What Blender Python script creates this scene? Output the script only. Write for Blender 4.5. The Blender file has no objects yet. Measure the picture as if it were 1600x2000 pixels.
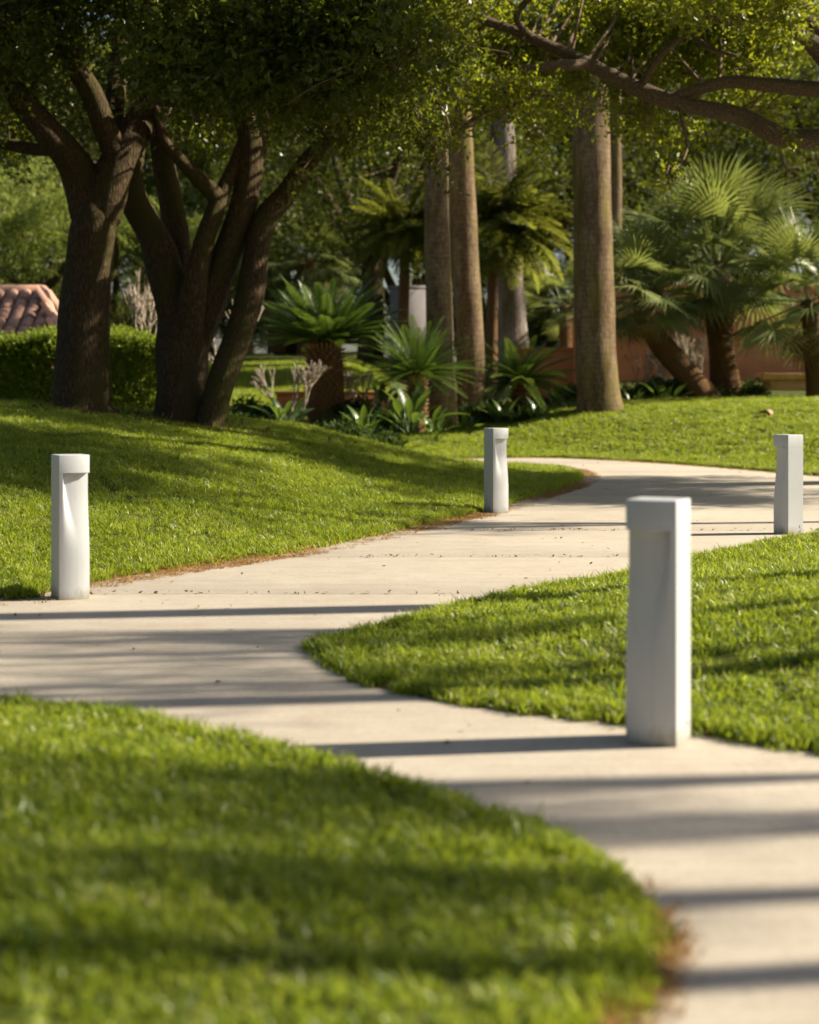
import bpy, math, random
import numpy as np
from mathutils import Vector, Matrix, Euler

# ---------------------------------------------------------------- camera, sky, sun, exposure
F, HZ, CH = 3300.0, 762.0, 1.16            # focal length in photo pixels, horizon row, eye height
sc = bpy.context.scene
cam_d = bpy.data.cameras.new('camera'); cam = bpy.data.objects.new('camera', cam_d)
sc.collection.objects.link(cam); sc.camera = cam
cam.location = (0, 0, CH); cam.rotation_euler = (math.pi/2, 0, 0)
cam_d.sensor_fit = 'HORIZONTAL'; cam_d.sensor_width = 36.0; cam_d.lens = F/1600*36.0
cam_d.shift_y = -(1000-HZ)/1600.0
cam_d.clip_start = 0.1; cam_d.clip_end = 600
cam_d.dof.use_dof = True; cam_d.dof.focus_distance = 12.0; cam_d.dof.aperture_fstop = 2.5

SUN_EL, SUN_AZ = math.radians(34), math.radians(9)     # azimuth from +x towards +y
sd = Vector((math.cos(SUN_AZ)*math.cos(SUN_EL), math.sin(SUN_AZ)*math.cos(SUN_EL), math.sin(SUN_EL)))
world = bpy.data.worlds.new('World'); sc.world = world; world.use_nodes = True
wn = world.node_tree; wn.nodes.clear()
sky = wn.nodes.new('ShaderNodeTexSky'); sky.sky_type = 'NISHITA'; sky.sun_disc = False
sky.sun_elevation = SUN_EL; sky.sun_rotation = math.pi/2 - SUN_AZ
sky.air_density = 1.0; sky.dust_density = 2.0; sky.ozone_density = 1.0
bg = wn.nodes.new('ShaderNodeBackground'); bg.inputs['Strength'].default_value = 0.052
wo = wn.nodes.new('ShaderNodeOutputWorld')
wn.links.new(sky.outputs[0], bg.inputs[0]); wn.links.new(bg.outputs[0], wo.inputs[0])
sun_d = bpy.data.lights.new('sun', 'SUN'); sun_d.energy = 5.0; sun_d.angle = math.radians(0.65)
sun_d.color = (1.0, 0.90, 0.71)
sun = bpy.data.objects.new('sun', sun_d); sc.collection.objects.link(sun)
sun.rotation_euler = (-sd).to_track_quat('-Z', 'Y').to_euler(); sun.location = (30, 0, 30)
sc.view_settings.view_transform = 'Standard'; sc.view_settings.look = 'None'
sc.view_settings.exposure = 1.1; sc.view_settings.gamma = 1.0; sc.view_settings.use_curve_mapping = False
cy = sc.cycles
cy.use_denoising = True; cy.max_bounces = 7; cy.diffuse_bounces = 4; cy.transmission_bounces = 5
cy.glossy_bounces = 2; cy.sample_clamp_indirect = 6; cy.use_adaptive_sampling = True; cy.adaptive_threshold = 0.015
cy.caustics_reflective = False; cy.caustics_refractive = False

rng = np.random.default_rng(7); random.seed(7)
COL = sc.collection

# ---------------------------------------------------------------- helpers
def at(px, py, d):                         # a photo pixel at a known distance, as a world point
    return Vector(((px-800)/F*d, d, CH+(HZ-py)/F*d))

def mesh_np(name, v, faces, mat=None, smooth=False):
    """v (N,3); faces list of (M,k) int arrays"""
    me = bpy.data.meshes.new(name)
    v = np.asarray(v, dtype=np.float32)
    faces = [np.asarray(f, dtype=np.int32) for f in faces if len(f)]
    tot = np.concatenate([np.full(len(f), f.shape[1], dtype=np.int32) for f in faces])
    loops = np.concatenate([f.ravel() for f in faces])
    st = np.concatenate([[0], np.cumsum(tot)[:-1]]).astype(np.int32)
    me.vertices.add(len(v)); me.vertices.foreach_set('co', v.ravel())
    me.loops.add(len(loops)); me.loops.foreach_set('vertex_index', loops)
    me.polygons.add(len(tot)); me.polygons.foreach_set('loop_start', st)
    if smooth: me.polygons.foreach_set('use_smooth', np.ones(len(tot), dtype=bool))
    me.update(calc_edges=True); me.validate()
    if mat: me.materials.append(mat)
    return me

def attr(me, name, vals):
    a = me.attributes.new(name, 'FLOAT', 'POINT'); a.data.foreach_set('value', np.asarray(vals, dtype=np.float32))

def link(name, me, parent=None, loc=None, rot=None, scale=None):
    o = bpy.data.objects.new(name, me); COL.objects.link(o)
    if parent: o.parent = parent
    if loc is not None: o.location = loc
    if rot is not None: o.rotation_euler = rot
    if scale is not None: o.scale = scale if hasattr(scale, '__len__') else (scale,)*3
    return o

def tag(o, label=None, cat=None, group=None, kind=None):
    if label: o['label'] = label
    if cat: o['category'] = cat
    if group: o['group'] = group
    if kind: o['kind'] = kind
    return o

def thing(name, label, cat, loc=(0,0,0), rotz=0, group=None):
    o = link(name, None, loc=loc, rot=(0,0,rotz)); return tag(o, label, cat, group)

class Geo:                                  # collects vertices and faces of one mesh
    def __init__(s): s.v=[]; s.q=[]; s.t=[]; s.n=0
    def add(s, v, q=None, t=None):
        v = np.asarray(v, dtype=np.float32).reshape(-1,3)
        if q is not None and len(q): s.q.append(np.asarray(q)+s.n)
        if t is not None and len(t): s.t.append(np.asarray(t)+s.n)
        s.v.append(v); s.n += len(v)
    def box(s, c, size, rz=0):
        cx,cy_,cz = c; hx,hy,hz = [k/2 for k in size]
        p = np.array([(x,y,z) for z in (-hz,hz) for y in (-hy,hy) for x in (-hx,hx)])
        ca,sa = math.cos(rz), math.sin(rz)
        p = np.stack([p[:,0]*ca-p[:,1]*sa+cx, p[:,0]*sa+p[:,1]*ca+cy_, p[:,2]+cz],1)
        s.add(p, [(0,2,3,1),(4,5,7,6),(0,1,5,4),(2,6,7,3),(0,4,6,2),(1,3,7,5)])
    def tube(s, pts, rad, sides=8, sub=3, bump=0.0, seed=0, cap=True):
        P, R = smooth_path(pts, rad, sub)
        n = len(P); r = np.random.default_rng(seed)
        T = np.gradient(P, axis=0); T /= np.linalg.norm(T,axis=1,keepdims=True)+1e-9
        ref = np.array([0.0,1.0,0.0]) if abs(T[0,1])<0.8 else np.array([1.0,0,0])
        u = np.cross(T[0], ref); u /= np.linalg.norm(u)
        ang = np.linspace(0, 2*np.pi, sides, endpoint=False)
        ph = r.uniform(0,6.28,6); V=[]
        for i in range(n):
            u = u - T[i]*np.dot(u,T[i]); u /= np.linalg.norm(u); w = np.cross(T[i],u)
            f = 1 + bump*(np.sin(2*ang+ph[0]+i*.25)+.7*np.sin(3*ang+ph[1]-i*.2)+.5*np.sin(5*ang+ph[2]+i*.35)+.6*np.sin(i*.7+ph[3]))
            V.append(P[i]+(np.cos(ang)[:,None]*u+np.sin(ang)[:,None]*w)*(R[i]*f)[:,None])
        V = np.concatenate(V)
        i,j = np.meshgrid(np.arange(n-1),np.arange(sides),indexing='ij'); i=i.ravel(); j=j.ravel(); k=(j+1)%sides
        q = np.stack([i*sides+j,i*sides+k,(i+1)*sides+k,(i+1)*sides+j],1)
        b = s.n; s.add(V,q)
        if cap:
            s.add([P[-1]+T[-1]*R[-1]*.6]); e=s.n-1-b
            s.t.append(np.stack([(n-1)*sides+np.arange(sides),(n-1)*sides+(np.arange(sides)+1)%sides,np.full(sides,e)],1)+b)
        return P
    def mesh(s, name, mat=None, smooth=True):
        f=[]
        if s.q: f.append(np.concatenate(s.q))
        if s.t: f.append(np.concatenate(s.t))
        return mesh_np(name, np.concatenate(s.v), f, mat, smooth)

def smooth_path(pts, rad, sub):
    P = np.array([tuple(p) for p in pts], dtype=float); R = np.array(rad, dtype=float)
    if len(P)<3 or sub<2: 
        t=np.linspace(0,len(P)-1,(len(P)-1)*max(sub,1)+1)
        return np.stack([np.interp(t,np.arange(len(P)),P[:,k]) for k in range(3)],1), np.interp(t,np.arange(len(P)),R)
    Q = np.vstack([2*P[0]-P[1],P,2*P[-1]-P[-2]]); out=[]; ro=[]
    for i in range(1,len(Q)-2):
        for k in range(sub):
            t=k/sub; a,b,c,d = Q[i-1],Q[i],Q[i+1],Q[i+2]
            out.append(.5*((2*b)+(c-a)*t+(2*a-5*b+4*c-d)*t*t+(3*b-a-3*c+d)*t**3)); ro.append(R[i-1]*(1-t)+R[i]*t)
    out.append(P[-1]); ro.append(R[-1]); return np.array(out), np.array(ro)

# ---------------------------------------------------------------- materials
def nmat(name):
    m = bpy.data.materials.new(name); m.use_nodes = True; nt = m.node_tree; nt.nodes.clear()
    return m, nt, nt.nodes.new, nt.links.new
def ramp(new, stops):
    r = new('ShaderNodeValToRGB'); cr = r.color_ramp
    while len(cr.elements)<len(stops): cr.elements.new(.5)
    for e,(p,c) in zip(cr.elements,stops): e.position=p; e.color=(*c,1)
    return r
def noise(new, lk, vec, scale, detail=4, rough=.55):
    n = new('ShaderNodeTexNoise'); n.inputs['Scale'].default_value=scale; n.inputs['Detail'].default_value=detail; n.inputs['Roughness'].default_value=rough
    if vec is not None: lk(vec, n.inputs['Vector'])
    return n
def coords(new, lk, kind='Object', scale=(1,1,1)):
    t = new('ShaderNodeTexCoord'); m = new('ShaderNodeMapping'); m.inputs['Scale'].default_value=scale
    lk(t.outputs[kind], m.inputs['Vector']); return m.outputs[0]

def leaf_mat(name, dark, light, trans, tfac=.4, rough=.45, inst=False, attrname='rnd', spec=.35):
    m,nt,new,lk = nmat(name)
    if inst: src = new('ShaderNodeObjectInfo').outputs['Random']
    else:
        a = new('ShaderNodeAttribute'); a.attribute_name = attrname; src = a.outputs['Fac']
    r = ramp(new, [(0,dark),(.55,tuple((d+l)/2 for d,l in zip(dark,light))),(1,light)]); lk(src, r.inputs[0])
    p = new('ShaderNodeBsdfPrincipled'); p.inputs['Roughness'].default_value=rough; p.inputs['Specular IOR Level'].default_value=spec
    lk(r.outputs[0], p.inputs['Base Color'])
    t = new('ShaderNodeBsdfTranslucent')
    mx = new('ShaderNodeMix'); mx.data_type='RGBA'; mx.blend_type='MIX'; mx.inputs[0].default_value=.35
    lk(r.outputs[0], mx.inputs[6]); mx.inputs[7].default_value=(*trans,1); 
    # mix of leaf colour and its light-transmitting colour
    mx.inputs[0].default_value=.7; lk(mx.outputs[2], t.inputs[0])
    s = new('ShaderNodeMixShader'); s.inputs[0].default_value=tfac; lk(p.outputs[0],s.inputs[1]); lk(t.outputs[0],s.inputs[2])
    o = new('ShaderNodeOutputMaterial'); lk(s.outputs[0],o.inputs[0]); return m

def bark_mat(name, c1, c2, c3, vscale=(15,15,3.2), bump=.8, moss=None):
    m,nt,new,lk = nmat(name)
    v = coords(new,lk,'Object',vscale)
    n0 = noise(new,lk,v,1.3,5,.6)
    wob = new('ShaderNodeVectorMath'); wob.operation='MULTIPLY_ADD'; lk(n0.outputs['Color'],wob.inputs[0]); wob.inputs[1].default_value=(.9,.9,.9); lk(v,wob.inputs[2])
    vo = new('ShaderNodeTexVoronoi'); vo.feature='DISTANCE_TO_EDGE'; vo.inputs['Scale'].default_value=2.2; lk(wob.outputs[0],vo.inputs['Vector'])
    n1 = noise(new,lk,v,4,6,.65)
    r = ramp(new,[(0,c1),(.45,c2),(1,c3)]); 
    ad = new('ShaderNodeMath'); ad.operation='MULTIPLY_ADD'; lk(vo.outputs['Distance'],ad.inputs[0]); ad.inputs[1].default_value=1.2; lk(n1.outputs['Fac'],ad.inputs[2])
    sb = new('ShaderNodeMath'); sb.operation='SUBTRACT'; lk(ad.outputs[0],sb.inputs[0]); sb.inputs[1].default_value=.22; lk(sb.outputs[0], r.inputs[0])
    col = r.outputs[0]
    if moss:
        v2 = coords(new,lk,'Object',(1.6,1.6,.8)); n2 = noise(new,lk,v2,1.5,5,.6)
        r2 = ramp(new,[(.48,(0,0,0)),(.62,(1,1,1))]); lk(n2.outputs['Fac'],r2.inputs[0])
        mx = new('ShaderNodeMix'); mx.data_type='RGBA'; lk(r2.outputs[0],mx.inputs[0]); lk(col,mx.inputs[6]); mx.inputs[7].default_value=(*moss,1); col=mx.outputs[2]
    p = new('ShaderNodeBsdfPrincipled'); p.inputs['Roughness'].default_value=.9; p.inputs['Specular IOR Level'].default_value=.15; lk(col,p.inputs['Base Color'])
    b = new('ShaderNodeBump'); b.inputs['Strength'].default_value=bump; b.inputs['Distance'].default_value=.04; lk(ad.outputs[0],b.inputs['Height']); lk(b.outputs[0],p.inputs['Normal'])
    o = new('ShaderNodeOutputMaterial'); lk(p.outputs[0],o.inputs[0]); return m

def palm_mat(name, c1, c2, moss, ring=16):
    m,nt,new,lk = nmat(name)
    v = coords(new,lk,'Object',(1,1,1)); n0 = noise(new,lk,v,3,4)
    sx = new('ShaderNodeSeparateXYZ'); lk(v,sx.inputs[0])
    a = new('ShaderNodeMath'); a.operation='MULTIPLY_ADD'; lk(n0.outputs['Fac'],a.inputs[0]); a.inputs[1].default_value=.22; lk(sx.outputs[2],a.inputs[2])
    s1 = new('ShaderNodeMath'); s1.operation='MULTIPLY'; lk(a.outputs[0],s1.inputs[0]); s1.inputs[1].default_value=ring
    fr = new('ShaderNodeMath'); fr.operation='FRACT'; lk(s1.outputs[0],fr.inputs[0])
    v3 = coords(new,lk,'Object',(14,14,5)); n3 = noise(new,lk,v3,1.6,6,.7)
    r = ramp(new,[(.25,c1),(.75,c2)]); 
    mxv = new('ShaderNodeMath'); mxv.operation='MULTIPLY_ADD'; lk(fr.outputs[0],mxv.inputs[0]); mxv.inputs[1].default_value=.13; lk(n3.outputs['Fac'],mxv.inputs[2])
    lk(mxv.outputs[0],r.inputs[0])
    v2 = coords(new,lk,'Object',(2.2,2.2,.6)); n2 = noise(new,lk,v2,1.4,5,.65)
    r2 = ramp(new,[(.50,(0,0,0)),(.66,(.85,.85,.85))]); lk(n2.outputs['Fac'],r2.inputs[0])
    mx = new('ShaderNodeMix'); mx.data_type='RGBA'; lk(r2.outputs[0],mx.inputs[0]); lk(r.outputs[0],mx.inputs[6]); mx.inputs[7].default_value=(*moss,1)
    n5 = noise(new,lk,coords(new,lk,'Object',(5,5,1.1)),1.0,6,.7); r5 = ramp(new,[(.38,(.55,.52,.50)),(.58,(1,1,1))]); lk(n5.outputs['Fac'],r5.inputs[0])
    m5 = new('ShaderNodeMix'); m5.data_type='RGBA'; m5.blend_type='MULTIPLY'; m5.inputs[0].default_value=1; lk(mx.outputs[2],m5.inputs[6]); lk(r5.outputs[0],m5.inputs[7])
    p = new('ShaderNodeBsdfPrincipled'); p.inputs['Roughness'].default_value=.9; p.inputs['Specular IOR Level'].default_value=.1; lk(m5.outputs[2],p.inputs['Base Color'])
    b = new('ShaderNodeBump'); b.inputs['Strength'].default_value=.6; b.inputs['Distance'].default_value=.03; lk(mxv.outputs[0],b.inputs['Height']); lk(b.outputs[0],p.inputs['Normal'])
    o = new('ShaderNodeOutputMaterial'); lk(p.outputs[0],o.inputs[0]); return m

def plain(name, c1, c2, scale=6, rough=.8, bump=.2, spec=.3, bscale=60, stops=(.3,.7)):
    m,nt,new,lk = nmat(name)
    v = coords(new,lk,'Object'); n = noise(new,lk,v,scale,6,.65)
    r = ramp(new,[(stops[0],c1),(stops[1],c2)]); lk(n.outputs['Fac'],r.inputs[0])
    p = new('ShaderNodeBsdfPrincipled'); p.inputs['Roughness'].default_value=rough; p.inputs['Specular IOR Level'].default_value=spec; lk(r.outputs[0],p.inputs['Base Color'])
    if bump:
        n2 = noise(new,lk,v,bscale,4,.6)
        b = new('ShaderNodeBump'); b.inputs['Strength'].default_value=bump; b.inputs['Distance'].default_value=.01; lk(n2.outputs['Fac'],b.inputs['Height']); lk(b.outputs[0],p.inputs['Normal'])
    o = new('ShaderNodeOutputMaterial'); lk(p.outputs[0],o.inputs[0]); return m

def concrete_mat():
    m,nt,new,lk = nmat('path_concrete')
    v = coords(new,lk,'Object')
    n1 = noise(new,lk,v,.9,6,.6); n2 = noise(new,lk,v,38,5,.7); n3 = noise(new,lk,v,5,6,.7)
    r = ramp(new,[(.3,(.43,.375,.31)),(.7,(.50,.445,.37))]); lk(n1.outputs['Fac'],r.inputs[0])
    r3 = ramp(new,[(.35,(.90,.885,.87)),(.6,(1,1,1))]); lk(n3.outputs['Fac'],r3.inputs[0])
    r2 = ramp(new,[(.3,(.84,.83,.82)),(.55,(1,1,1))]); lk(n2.outputs['Fac'],r2.inputs[0])
    a = new('ShaderNodeMix'); a.data_type='RGBA'; a.blend_type='MULTIPLY'; a.inputs[0].default_value=1; lk(r.outputs[0],a.inputs[6]); lk(r3.outputs[0],a.inputs[7])
    b_ = new('ShaderNodeMix'); b_.data_type='RGBA'; b_.blend_type='MULTIPLY'; b_.inputs[0].default_value=1; lk(a.outputs[2],b_.inputs[6]); lk(r2.outputs[0],b_.inputs[7])
    n6 = noise(new,lk,coords(new,lk,'Object',(.5,34,1)),1.0,5,.65); r6 = ramp(new,[(.35,(.91,.905,.90)),(.6,(1.02,1.02,1.02))]); lk(n6.outputs['Fac'],r6.inputs[0])
    c6 = new('ShaderNodeMix'); c6.data_type='RGBA'; c6.blend_type='MULTIPLY'; c6.inputs[0].default_value=1; lk(b_.outputs[2],c6.inputs[6]); lk(r6.outputs[0],c6.inputs[7]); b_ = c6
    p = new('ShaderNodeBsdfPrincipled'); p.inputs['Roughness'].default_value=.85; p.inputs['Specular IOR Level'].default_value=.25; lk(b_.outputs[2],p.inputs['Base Color'])
    bm = new('ShaderNodeBump'); bm.inputs['Strength'].default_value=.25; bm.inputs['Distance'].default_value=.006; lk(n2.outputs['Fac'],bm.inputs['Height']); lk(bm.outputs[0],p.inputs['Normal'])
    o = new('ShaderNodeOutputMaterial'); lk(p.outputs[0],o.inputs[0]); return m

M = {}
M['concrete'] = concrete_mat()
def ground_mat():
    m,nt,new,lk = nmat('ground_soil')
    v = coords(new,lk,'Object'); n = noise(new,lk,v,9,6,.65)
    r = ramp(new,[(.3,(.055,.036,.018)),(.7,(.13,.085,.04))]); lk(n.outputs['Fac'],r.inputs[0])
    r2 = ramp(new,[(.3,(.045,.055,.012)),(.7,(.10,.12,.025))]); lk(n.outputs['Fac'],r2.inputs[0])
    a = new('ShaderNodeAttribute'); a.attribute_name='turf'
    mx = new('ShaderNodeMix'); mx.data_type='RGBA'; lk(a.outputs['Fac'],mx.inputs[0]); lk(r.outputs[0],mx.inputs[6]); lk(r2.outputs[0],mx.inputs[7])
    p = new('ShaderNodeBsdfPrincipled'); p.inputs['Roughness'].default_value=.95; p.inputs['Specular IOR Level'].default_value=.1; lk(mx.outputs[2],p.inputs['Base Color'])
    n2 = noise(new,lk,v,60,4,.6); b = new('ShaderNodeBump'); b.inputs['Strength'].default_value=.8; b.inputs['Distance'].default_value=.02; lk(n2.outputs['Fac'],b.inputs['Height']); lk(b.outputs[0],p.inputs['Normal'])
    o = new('ShaderNodeOutputMaterial'); lk(p.outputs[0],o.inputs[0]); return m
M['ground'] = ground_mat()
M['soil'] = plain('soil', (.055,.036,.018), (.13,.085,.04), 7, .95, .8, .1, 40)
M['grass'] = leaf_mat('grass_blade', (.095,.150,.010), (.30,.345,.045), (.42,.50,.025), .5, .38, inst=True, spec=.4)
def grass_mat():
    m,nt,new,lk = nmat('grass_blade')
    a = new('ShaderNodeAttribute'); a.attribute_name='rnd'; oi = new('ShaderNodeObjectInfo')
    ad = new('ShaderNodeMath'); ad.operation='MULTIPLY_ADD'; lk(oi.outputs['Random'],ad.inputs[0]); ad.inputs[1].default_value=.25; lk(a.outputs['Fac'],ad.inputs[2])
    r = ramp(new,[(0,(.038,.080,.010)),(.35,(.135,.205,.018)),(.8,(.36,.41,.05)),(.95,(.54,.55,.12)),(1.0,(.64,.58,.30))]); lk(ad.outputs[0],r.inputs[0])
    nz = noise(new,lk,oi.outputs['Location'],1.1,4,.6)             # drier and lusher patches across the lawn
    pm_ = new('ShaderNodeMath'); pm_.operation='MULTIPLY_ADD'; lk(nz.outputs['Fac'],pm_.inputs[0]); pm_.inputs[1].default_value=.9; lk(ad.outputs[0],pm_.inputs[2])
    mm = new('ShaderNodeMath'); mm.operation='MULTIPLY_ADD'; mm.inputs[1].default_value=.80; mm.inputs[2].default_value=-.34; lk(pm_.outputs[0],mm.inputs[0]); lk(mm.outputs[0],r.inputs[0])
    p = new('ShaderNodeBsdfPrincipled'); p.inputs['Roughness'].default_value=.38; p.inputs['Specular IOR Level'].default_value=.4; lk(r.outputs[0],p.inputs['Base Color'])
    t = new('ShaderNodeBsdfTranslucent'); mx = new('ShaderNodeMix'); mx.data_type='RGBA'; mx.inputs[0].default_value=.55; lk(r.outputs[0],mx.inputs[6]); mx.inputs[7].default_value=(.52,.61,.035,1); lk(mx.outputs[2],t.inputs[0])
    sh = new('ShaderNodeMixShader'); sh.inputs[0].default_value=.5; lk(p.outputs[0],sh.inputs[1]); lk(t.outputs[0],sh.inputs[2])
    o = new('ShaderNodeOutputMaterial'); lk(sh.outputs[0],o.inputs[0]); return m
M['grass'] = grass_mat()
M['thatch'] = leaf_mat('dry_thatch', (.26,.14,.045), (.50,.31,.12), (.5,.3,.08), .25, .7, inst=True)
M['bollard'] = plain('bollard_paint', (.465,.485,.53), (.49,.51,.555), 3, .55, .06, .35, 400)
def bollard_mat():
    m,nt,new,lk = nmat('bollard_paint')
    v = coords(new,lk,'Object'); n = noise(new,lk,v,5,6,.65); r = ramp(new,[(.3,(.465,.475,.495)),(.7,(.50,.51,.53))]); lk(n.outputs['Fac'],r.inputs[0])
    sx = new('ShaderNodeSeparateXYZ'); lk(v,sx.inputs[0]); n2 = noise(new,lk,coords(new,lk,'Object',(30,30,9)),1.0,5,.7)
    mr = new('ShaderNodeMapRange'); lk(sx.outputs[2],mr.inputs[0]); mr.inputs[1].default_value=0; mr.inputs[2].default_value=.11; mr.inputs[3].default_value=.42; mr.inputs[4].default_value=-.25
    ad = new('ShaderNodeMath'); ad.operation='ADD'; lk(mr.outputs[0],ad.inputs[0]); lk(n2.outputs['Fac'],ad.inputs[1])
    r2 = ramp(new,[(.55,(0,0,0)),(.95,(.75,.75,.75))]); lk(ad.outputs[0],r2.inputs[0])
    mx = new('ShaderNodeMix'); mx.data_type='RGBA'; lk(r2.outputs[0],mx.inputs[0]); lk(r.outputs[0],mx.inputs[6]); mx.inputs[7].default_value=(.25,.22,.15,1)   # splashed soil round the foot
    n4 = noise(new,lk,coords(new,lk,'Object',(45,45,2.5)),1.0,4,.6); r4 = ramp(new,[(.56,(1,1,1)),(.78,(.88,.87,.85))]); lk(n4.outputs['Fac'],r4.inputs[0])          # faint water streaks
    m2 = new('ShaderNodeMix'); m2.data_type='RGBA'; m2.blend_type='MULTIPLY'; m2.inputs[0].default_value=1; lk(mx.outputs[2],m2.inputs[6]); lk(r4.outputs[0],m2.inputs[7])
    p = new('ShaderNodeBsdfPrincipled'); p.inputs['Roughness'].default_value=.5; p.inputs['Specular IOR Level'].default_value=.35; lk(m2.outputs[2],p.inputs['Base Color'])
    n3 = noise(new,lk,v,420,3,.6); b = new('ShaderNodeBump'); b.inputs['Strength'].default_value=.06; b.inputs['Distance'].default_value=.01; lk(n3.outputs['Fac'],b.inputs['Height']); lk(b.outputs[0],p.inputs['Normal'])
    o = new('ShaderNodeOutputMaterial'); lk(p.outputs[0],o.inputs[0]); return m
M['bollard'] = bollard_mat()
M['lens'] = plain('lens_glass', (.55,.55,.52), (.6,.6,.57), 5, .2, 0, .5)
M['mark'] = plain('badge_metal', (.10,.10,.10), (.14,.14,.14), 20, .5, 0)
M['bark'] = bark_mat('oak_bark', (.022,.014,.008), (.10,.066,.038), (.21,.148,.09), bump=1.0, moss=(.085,.075,.024))
M['limbbark'] = bark_mat('sunlit_limb_bark', (.035,.025,.017), (.12,.086,.058), (.28,.215,.155), (15,15,15), .6)  # lighter copy of the bark, sunlight on the limb put into the colour
M['twig'] = bark_mat('twig_bark', (.06,.04,.022), (.17,.12,.07), (.30,.23,.15), (30,30,30), .3)
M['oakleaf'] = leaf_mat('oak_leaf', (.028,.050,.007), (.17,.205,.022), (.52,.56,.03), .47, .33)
M['shadeleaf'] = leaf_mat('shaded_oak_leaf', (.024,.042,.006), (.11,.135,.016), (.30,.34,.022), .42, .30)  # darker copy of the oak leaf, crown shade put into the colour
M['farleaf'] = leaf_mat('far_tree_leaf', (.025,.045,.007), (.11,.13,.018), (.28,.32,.03), .4, .42)
M['paleleaf'] = leaf_mat('pale_tree_leaf', (.12,.17,.025), (.28,.32,.08), (.42,.48,.07), .42, .45)
M['hedgeleaf'] = leaf_mat('hedge_leaf', (.09,.145,.014), (.24,.31,.03), (.42,.50,.03), .4, .45)
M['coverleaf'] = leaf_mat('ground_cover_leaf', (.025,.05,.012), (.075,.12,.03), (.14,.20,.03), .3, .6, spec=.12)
M['palm'] = palm_mat('palm_trunk', (.055,.036,.022), (.30,.212,.13), (.17,.15,.03), ring=10)
M['palmgrey'] = palm_mat('grey_palm_trunk', (.16,.13,.12), (.33,.28,.25), (.14,.12,.06))
M['fibre'] = bark_mat('palm_fibre', (.05,.028,.014), (.19,.10,.045), (.38,.22,.10), (14,14,14), .8)
M['stub'] = plain('old_frond_base', (.13,.07,.03), (.34,.20,.09), 18, .9, .3)
M['sago'] = leaf_mat('sago_frond', (.04,.085,.014), (.13,.21,.035), (.22,.32,.03), .3, .3, inst=True, spec=.5)
M['fan'] = leaf_mat('fan_palm_frond', (.10,.14,.040), (.31,.345,.13), (.38,.43,.07), .35, .34, inst=True, spec=.38)
M['date'] = leaf_mat('date_palm_frond', (.095,.14,.025), (.27,.28,.055), (.42,.43,.05), .42, .42, inst=True, spec=.45)
M['deadfrond'] = leaf_mat('dead_frond', (.20,.12,.04), (.34,.22,.08), (.3,.2,.06), .25, .6, inst=True)
M['petiole'] = plain('cut_frond_base', (.30,.15,.05), (.48,.27,.10), 20, .8, .3)
M['broad'] = leaf_mat('broad_leaf', (.04,.08,.02), (.10,.16,.04), (.22,.32,.03), .35, .3, inst=True, spec=.5)
M['bare'] = plain('bare_shrub_bark', (.30,.24,.18), (.48,.40,.32), 14, .85, .3)
M['terracotta'] = plain('terracotta_render', (.46,.185,.085), (.58,.26,.14), 1.6, .9, .3, .15, 90)
M['ochre'] = plain('ochre_cap', (.50,.27,.08), (.64,.38,.14), 4, .85, .3, .2, 70)
M['rooftile'] = plain('clay_tile', (.38,.20,.14), (.58,.36,.28), 2.2, .85, .4, .15, 60)
M['cream'] = plain('cream_render', (.17,.155,.16), (.23,.205,.21), 2, .9, .2)
M['litter'] = leaf_mat('leaf_litter', (.10,.055,.02), (.26,.15,.06), (.2,.1,.03), .15, .7)
M['fallen'] = plain('fallen_leaf_skin', (.42,.25,.16), (.58,.38,.26), 30, .7, .2)

# ---------------------------------------------------------------- terrain
def sdf(x, y, poly):                        # signed distance, positive inside
    P = np.array(poly); Q = np.roll(P,-1,0)
    x = np.asarray(x,float); y = np.asarray(y,float)
    d = np.full(x.shape,1e9); ins = np.zeros(x.shape,bool)
    for (ax,ay),(bx,by) in zip(P,Q):
        ex,ey = bx-ax,by-ay; t = np.clip(((x-ax)*ex+(y-ay)*ey)/max(ex*ex+ey*ey,1e-9),0,1)
        d = np.minimum(d, np.hypot(x-ax-t*ex,y-ay-t*ey))
        c = ((ay>y)!=(by>y)) & (x < (bx-ax)*(y-ay)/((by-ay) if by!=ay else 1e-9)+ax); ins ^= c
    return np.where(ins,d,-d)
def curve_poly(pts, sub=5):
    P,_ = smooth_path([(a,b,0) for a,b in pts],[1]*len(pts),sub); return [tuple(p[:2]) for p in P]
def gp(px,py,g=0.0):                        # ground pixel (grass tip g above the path) -> x, y
    d = F*(CH-g)/(py-HZ); return ((px-800)/F*d, d)

L_poly = [(-26,8.3),(-8,8.9)]+curve_poly([(-4,9.15),gp(0,1172),gp(90,1158),gp(180,1138),gp(300,1118),gp(450,1096),gp(600,1074),gp(750,1042),gp(850,1020),gp(935,1002),gp(995,984),gp(1060,964),gp(1120,946),(2.30,22.6),(2.28,24.6),(1.7,25.9)])+[(0,26.5),(-3,27.0),(-26,27.6)]
W_poly = curve_poly([gp(598,1262),gp(620,1285),gp(660,1312),gp(720,1340),gp(800,1358),gp(900,1377),gp(1000,1392),gp(1230,1418),gp(1400,1443),gp(1600,1472),(2.5,4.6),(4.5,3.4)])+[(26,-4),(26,16.8)]+curve_poly([(12,16.8),(7,16.5),(5,15.6),gp(1600,1036,.05),gp(1500,1052,.05),gp(1350,1083,.05),gp(1230,1110,.05),gp(1000,1150,.05),gp(800,1195,.05),gp(680,1228,.04),gp(598,1262)])
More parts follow.
